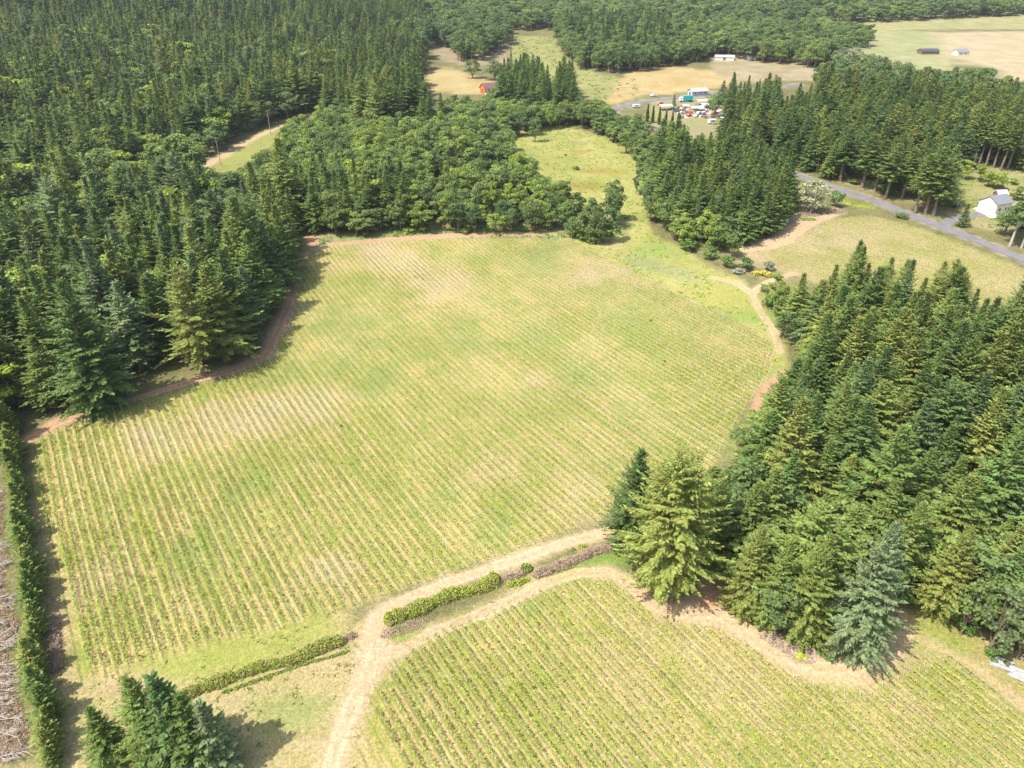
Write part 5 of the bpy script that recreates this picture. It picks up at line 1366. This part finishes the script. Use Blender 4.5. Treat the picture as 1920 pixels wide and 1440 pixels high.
# ------------------------------------------------------------------ vehicles
def vehicle(name, px, rz, L, W, H, paint, label, cat, style='car', up=0.0):
    P = at(*px); root = empty(name, (P[0], P[1], float(height(*P)) + 0.12 + up), rz); tag(root, label, cat)
    m = MB(); hl = L / 2
    if style == 'car': prof = [(-hl,.35),(-hl,.85),(-hl*.92,.98),(-hl*.5,1.02),(-hl*.3,H-.05),(hl*.35,H),(hl*.72,1.0),(hl*.97,.9),(hl,.6),(hl,.35)]
    elif style == 'suv': prof = [(-hl,.4),(-hl,1.0),(-hl*.6,1.08),(-hl*.42,H-.03),(hl*.85,H),(hl*.97,1.05),(hl,.9),(hl,.4)]
    else: prof = [(-hl,.45),(-hl,H-.35),(-hl*.9,H),(hl*.9,H),(hl,H-.35),(hl,.45)]
    m.prism([(x, z) for x, z in prof], -W / 2, W / 2)
    m.build('body', paint, root)
    if style in ('car', 'suv'):
        for s in (-1, 1):
            g2 = MB(); y = s * (W / 2 + 0.012); xa, xb = (-hl * .28, hl * .55) if style == 'car' else (-hl * .35, hl * .8)
            g2.box(xa, xb, y - 0.01, y + 0.01, 1.05, H - 0.14); g2.build('side_window', M_GLASS, root)
    else:
        g2 = MB(); g2.box(-hl * .5, hl * .5, -W/2 - 0.03, -W/2 - 0.004, H * .5, H * .75); g2.build('side_window', M_GLASS, root)
    for x in (-hl * .62, hl * .62):
        for s in (-1, 1):
            w = MB(); w.tube((x, s * (W/2 - 0.2), .33), (x, s * (W/2 + 0.02), .33), .33, .33, 12); wo = w.build('wheel', M_RUBBER, root)
            c = MB(); c.tube((x, s * (W/2 + 0.022), .33), (x, s * (W/2 + 0.04), .33), .18, .18, 8); c.build('rim', M_STAKE, wo)
    return root
vehicle('parked_car', (1794,388), 0.5, 4.4, 1.8, 1.5, M_BLUECAR, 'dark blue car parked on the driveway beside the roadside conifers', 'car')
vehicle('camper_trailer', (1335,232), 0.3, 5.2, 2.2, 2.5, M_WHITE, 'white camper trailer on the grass below the farmyard clutter', 'trailer', 'van')
vehicle('camper_trailer', (1353,228), 1.0, 4.2, 2.1, 2.4, M_WHITE, 'white camper trailer half hidden by the wood edge', 'trailer', 'van')
vehicle('parked_van', (1193,202), 0.2, 4.8, 2.0, 2.1, M_WHITE, 'white van at the road bend near the farmyard', 'van', 'van')
vehicle('parked_van', (1472,417), 1.3, 4.6, 2.0, 2.0, M_WHITE, 'white van half hidden at the wood edge by the tan track', 'van', 'van')
vehicle('parked_car', (1225,181), 0.2, 4.2, 1.8, 1.5, M_WHITE, 'white car in the shade of the big trees behind the road', 'car')
vehicle('parked_car', (1237,197), 0.3, 4.6, 1.9, 1.9, M_ORANGE, 'orange-brown utility car next to the farmyard road', 'car', 'suv')
for i, (px, py, pt, wd) in enumerate([(1276,214,M_WHITE,'white'),(1291,218,M_REDCAR,'faded red'),(1303,219,M_WHITE,'white'),(1268,210,M_BLUECAR,'dark blue'),(1318,217,M_BLUECAR,'dark blue'),(1297,212,M_ORANGE,'orange'),(1340,214,M_REDCAR,'faded red'),(1311,214,M_WHITE,'white')]):
    vehicle('parked_car', (px, py), 0.4 + i * 0.5, 4.3, 1.8, 1.5, pt, f'{wd} old car in the farmyard clutter, {["just below the small canopy","at the grass edge","beside the middle canopy posts","beside the dark equipment","near the big round tree","between the canopies","under the big round tree","below the middle canopy"][i]}', 'car', 'suv' if i % 2 else 'car')
def box_truck():
    P = at(1287, 191); root = empty('box_truck', (P[0], P[1], float(height(*P)) + 0.1), 0.12); tag(root, 'truck with teal cargo box and white front on the road behind the farmyard', 'truck')
    m = MB(); m.box(-2.9, 4.2, -1.25, 1.25, 1.0, 3.9); m.build('cargo_box', M_TEAL, root)
    m = MB(); m.prism([(-5.2, .7), (-5.2, 1.9), (-4.8, 3.0), (-3.0, 3.2), (-3.0, .7)], -1.15, 1.15); m.build('cab', M_WHITE, root)
    m = MB(); m.box(-2.9, 4.2, -0.5, 0.5, 0.6, 0.98); m.build('chassis', M_RUBBER, root)
    m = MB(); m.box(-5.0, -4.3, -1.17, -1.152, 1.8, 2.7); m.build('side_window', M_GLASS, root)
    for x in (-4.2, 2.2, 3.4):
        for s in (-1, 1):
            w = MB(); w.tube((x, s * 0.95, .5), (x, s * 1.2, .5), .5, .5, 12); w.build('wheel', M_RUBBER, root)
box_truck()
def clutter():
    g = random.Random(9)
    for nm, mt, lab, cnt in (('yard_clutter', M_WHITE, 'pale crates, tubs and tarps strewn over the farmyard', 60), ('yard_clutter', M_BROWNWALL, 'dark boxes and machine parts strewn over the farmyard', 50), ('yard_clutter', M_PINKROOF, 'pinkish planters and bins strewn over the farmyard', 30)):
        mb = MB()
        for i in range(cnt):
            P = at(g.uniform(1272, 1352), g.uniform(200, 222)); z = float(height(*P)); w, d, h = g.uniform(.4, 1.6), g.uniform(.4, 1.2), g.uniform(.3, 1.2)
            mb.box(P[0] - w, P[0] + w, P[1] - d, P[1] + d, z - .2, z + h)
        o = mb.build(nm, mt); tag(o, lab, 'clutter', None, 'stuff')
clutter()

# white plastic stacks at the right edge
def plastic_stack(px, rz, n, L, label):
    P = at(*px); root = empty('plastic_stack', (P[0], P[1], float(height(*P))), rz); tag(root, label, 'white pipe stack')
    gg = random.Random(int(px[0]))
    for i in range(n):
        m = MB(); y = (i % 7 - 3) * 0.34; z = 0.16 + (i // 7) * 0.3; x = gg.uniform(-0.3, 0.3)
        m.tube((-L/2 + x, y, z), (L/2 + x, y + gg.uniform(-0.08, 0.08), z), 0.11, 0.11, 8); m.build('pipe', M_TARP, root)
plastic_stack((1877,1246), -0.55, 14, 3.2, 'first stack of white plastic pipes at the wood edge near the lower vineyard')
plastic_stack((1914,1268), -0.6, 14, 3.4, 'second stack of white plastic pipes, at the frame edge')

# ------------------------------------------------------------------ power line
def pole(base_px, top_y, label, arms=2, off=None):
    P = at(*base_px); z0 = float(height(*P)); h = 1.0
    while proj(P[0], P[1], z0 + h)[1] > top_y and h < 30: h += 0.1
    root = empty('power_pole', (P[0], P[1], z0), 0.9); tag(root, label, 'power pole', 'power poles through the left wood' if off is None else 'distant power poles')
    m = MB(); m.tube((0, 0, -1), (0, 0, h), 0.2, 0.13, 8); m.build('post', M_POLE, root)
    tops = []
    for a in range(arms):
        z = h - 0.6 - a * 1.5
        m = MB(); m.box(-1.1, 1.1, -0.24, -0.14, z - 0.07, z + 0.07); arm = m.build('crossarm', M_POLE, root)
        for x in (-1.0, 1.0):
            i_ = MB(); i_.tube((x, -0.19, z + 0.072), (x, -0.19, z + 0.3), 0.06, 0.04, 6); i_.build('insulator', M_WHITE, arm)
            c, s = math.cos(0.9), math.sin(0.9)
            tops.append((P[0] + c * x + s * 0.19, P[1] + s * x - c * 0.19, z0 + z + 0.3))
    return tops
tp = [pole((165,470), 403, 'power pole deep in the dark wood, nearest the vineyard corner'), pole((303,352), 320, 'power pole just before the clearing, mostly hidden by treetops'), pole((415,312), 257, 'power pole at the near end of the grassy clearing'),
      pole((508,252), 207, 'power pole at the far end of the grassy clearing'), pole((575,212), 180, 'power pole where the line enters the far wood')]
P0 = at(-160, 690); tp.insert(0, [(P0[0], P0[1], float(height(*P0)) + 12)] * 4)
for i in range(len(tp) - 1):
    for j in range(4):
        a = np.array(tp[i][j]); c_ = np.array(tp[i + 1][j]); m = MB(); prev = None
        for q in range(9):
            t = q / 8; p = a * (1 - t) + c_ * t; p[2] -= 2.2 * 4 * t * (1 - t)
            if prev is not None: m.tube(tuple(prev), tuple(p), 0.03, 0.03, 3)
            prev = p
        o = m.build('power_cable', M_WIRE)
        tag(o, f'{["upper left","upper right","lower left","lower right"][j]} power cable, {["from the frame edge to the first pole","between the first and second pole","reaching the clearing","across the grassy clearing","leaving the clearing"][i]}', 'cable', 'cables of the power line')
for i, (b_, t_, l) in enumerate([((772,137), 112, 'far pole at the left end of the gold field'), ((797,134), 108, 'far pole with crossarm beside the gold field'), ((936,100), 81, 'far pole on the hill above the red barn')]):
    pole(b_, t_, l, 1, off=1)

# ------------------------------------------------------------------ air
hz = MB(); hz.box(-5400, 5400, -700, 7000, -60, 640)
m = bpy.data.materials.new('haze'); m.use_nodes = True; nt = m.node_tree
for n_ in list(nt.nodes): nt.nodes.remove(n_)
vo = nt.nodes.new('ShaderNodeVolumePrincipled'); vo.inputs['Color'].default_value = (0.88, 0.94, 1.0, 1); vo.inputs['Density'].default_value = 0.00008; vo.inputs['Anisotropy'].default_value = 0.3
ou = nt.nodes.new('ShaderNodeOutputMaterial'); nt.links.new(vo.outputs[0], ou.inputs['Volume'])
m.cycles.homogeneous_volume = True
tag(hz.build('haze', m), kind='stuff')
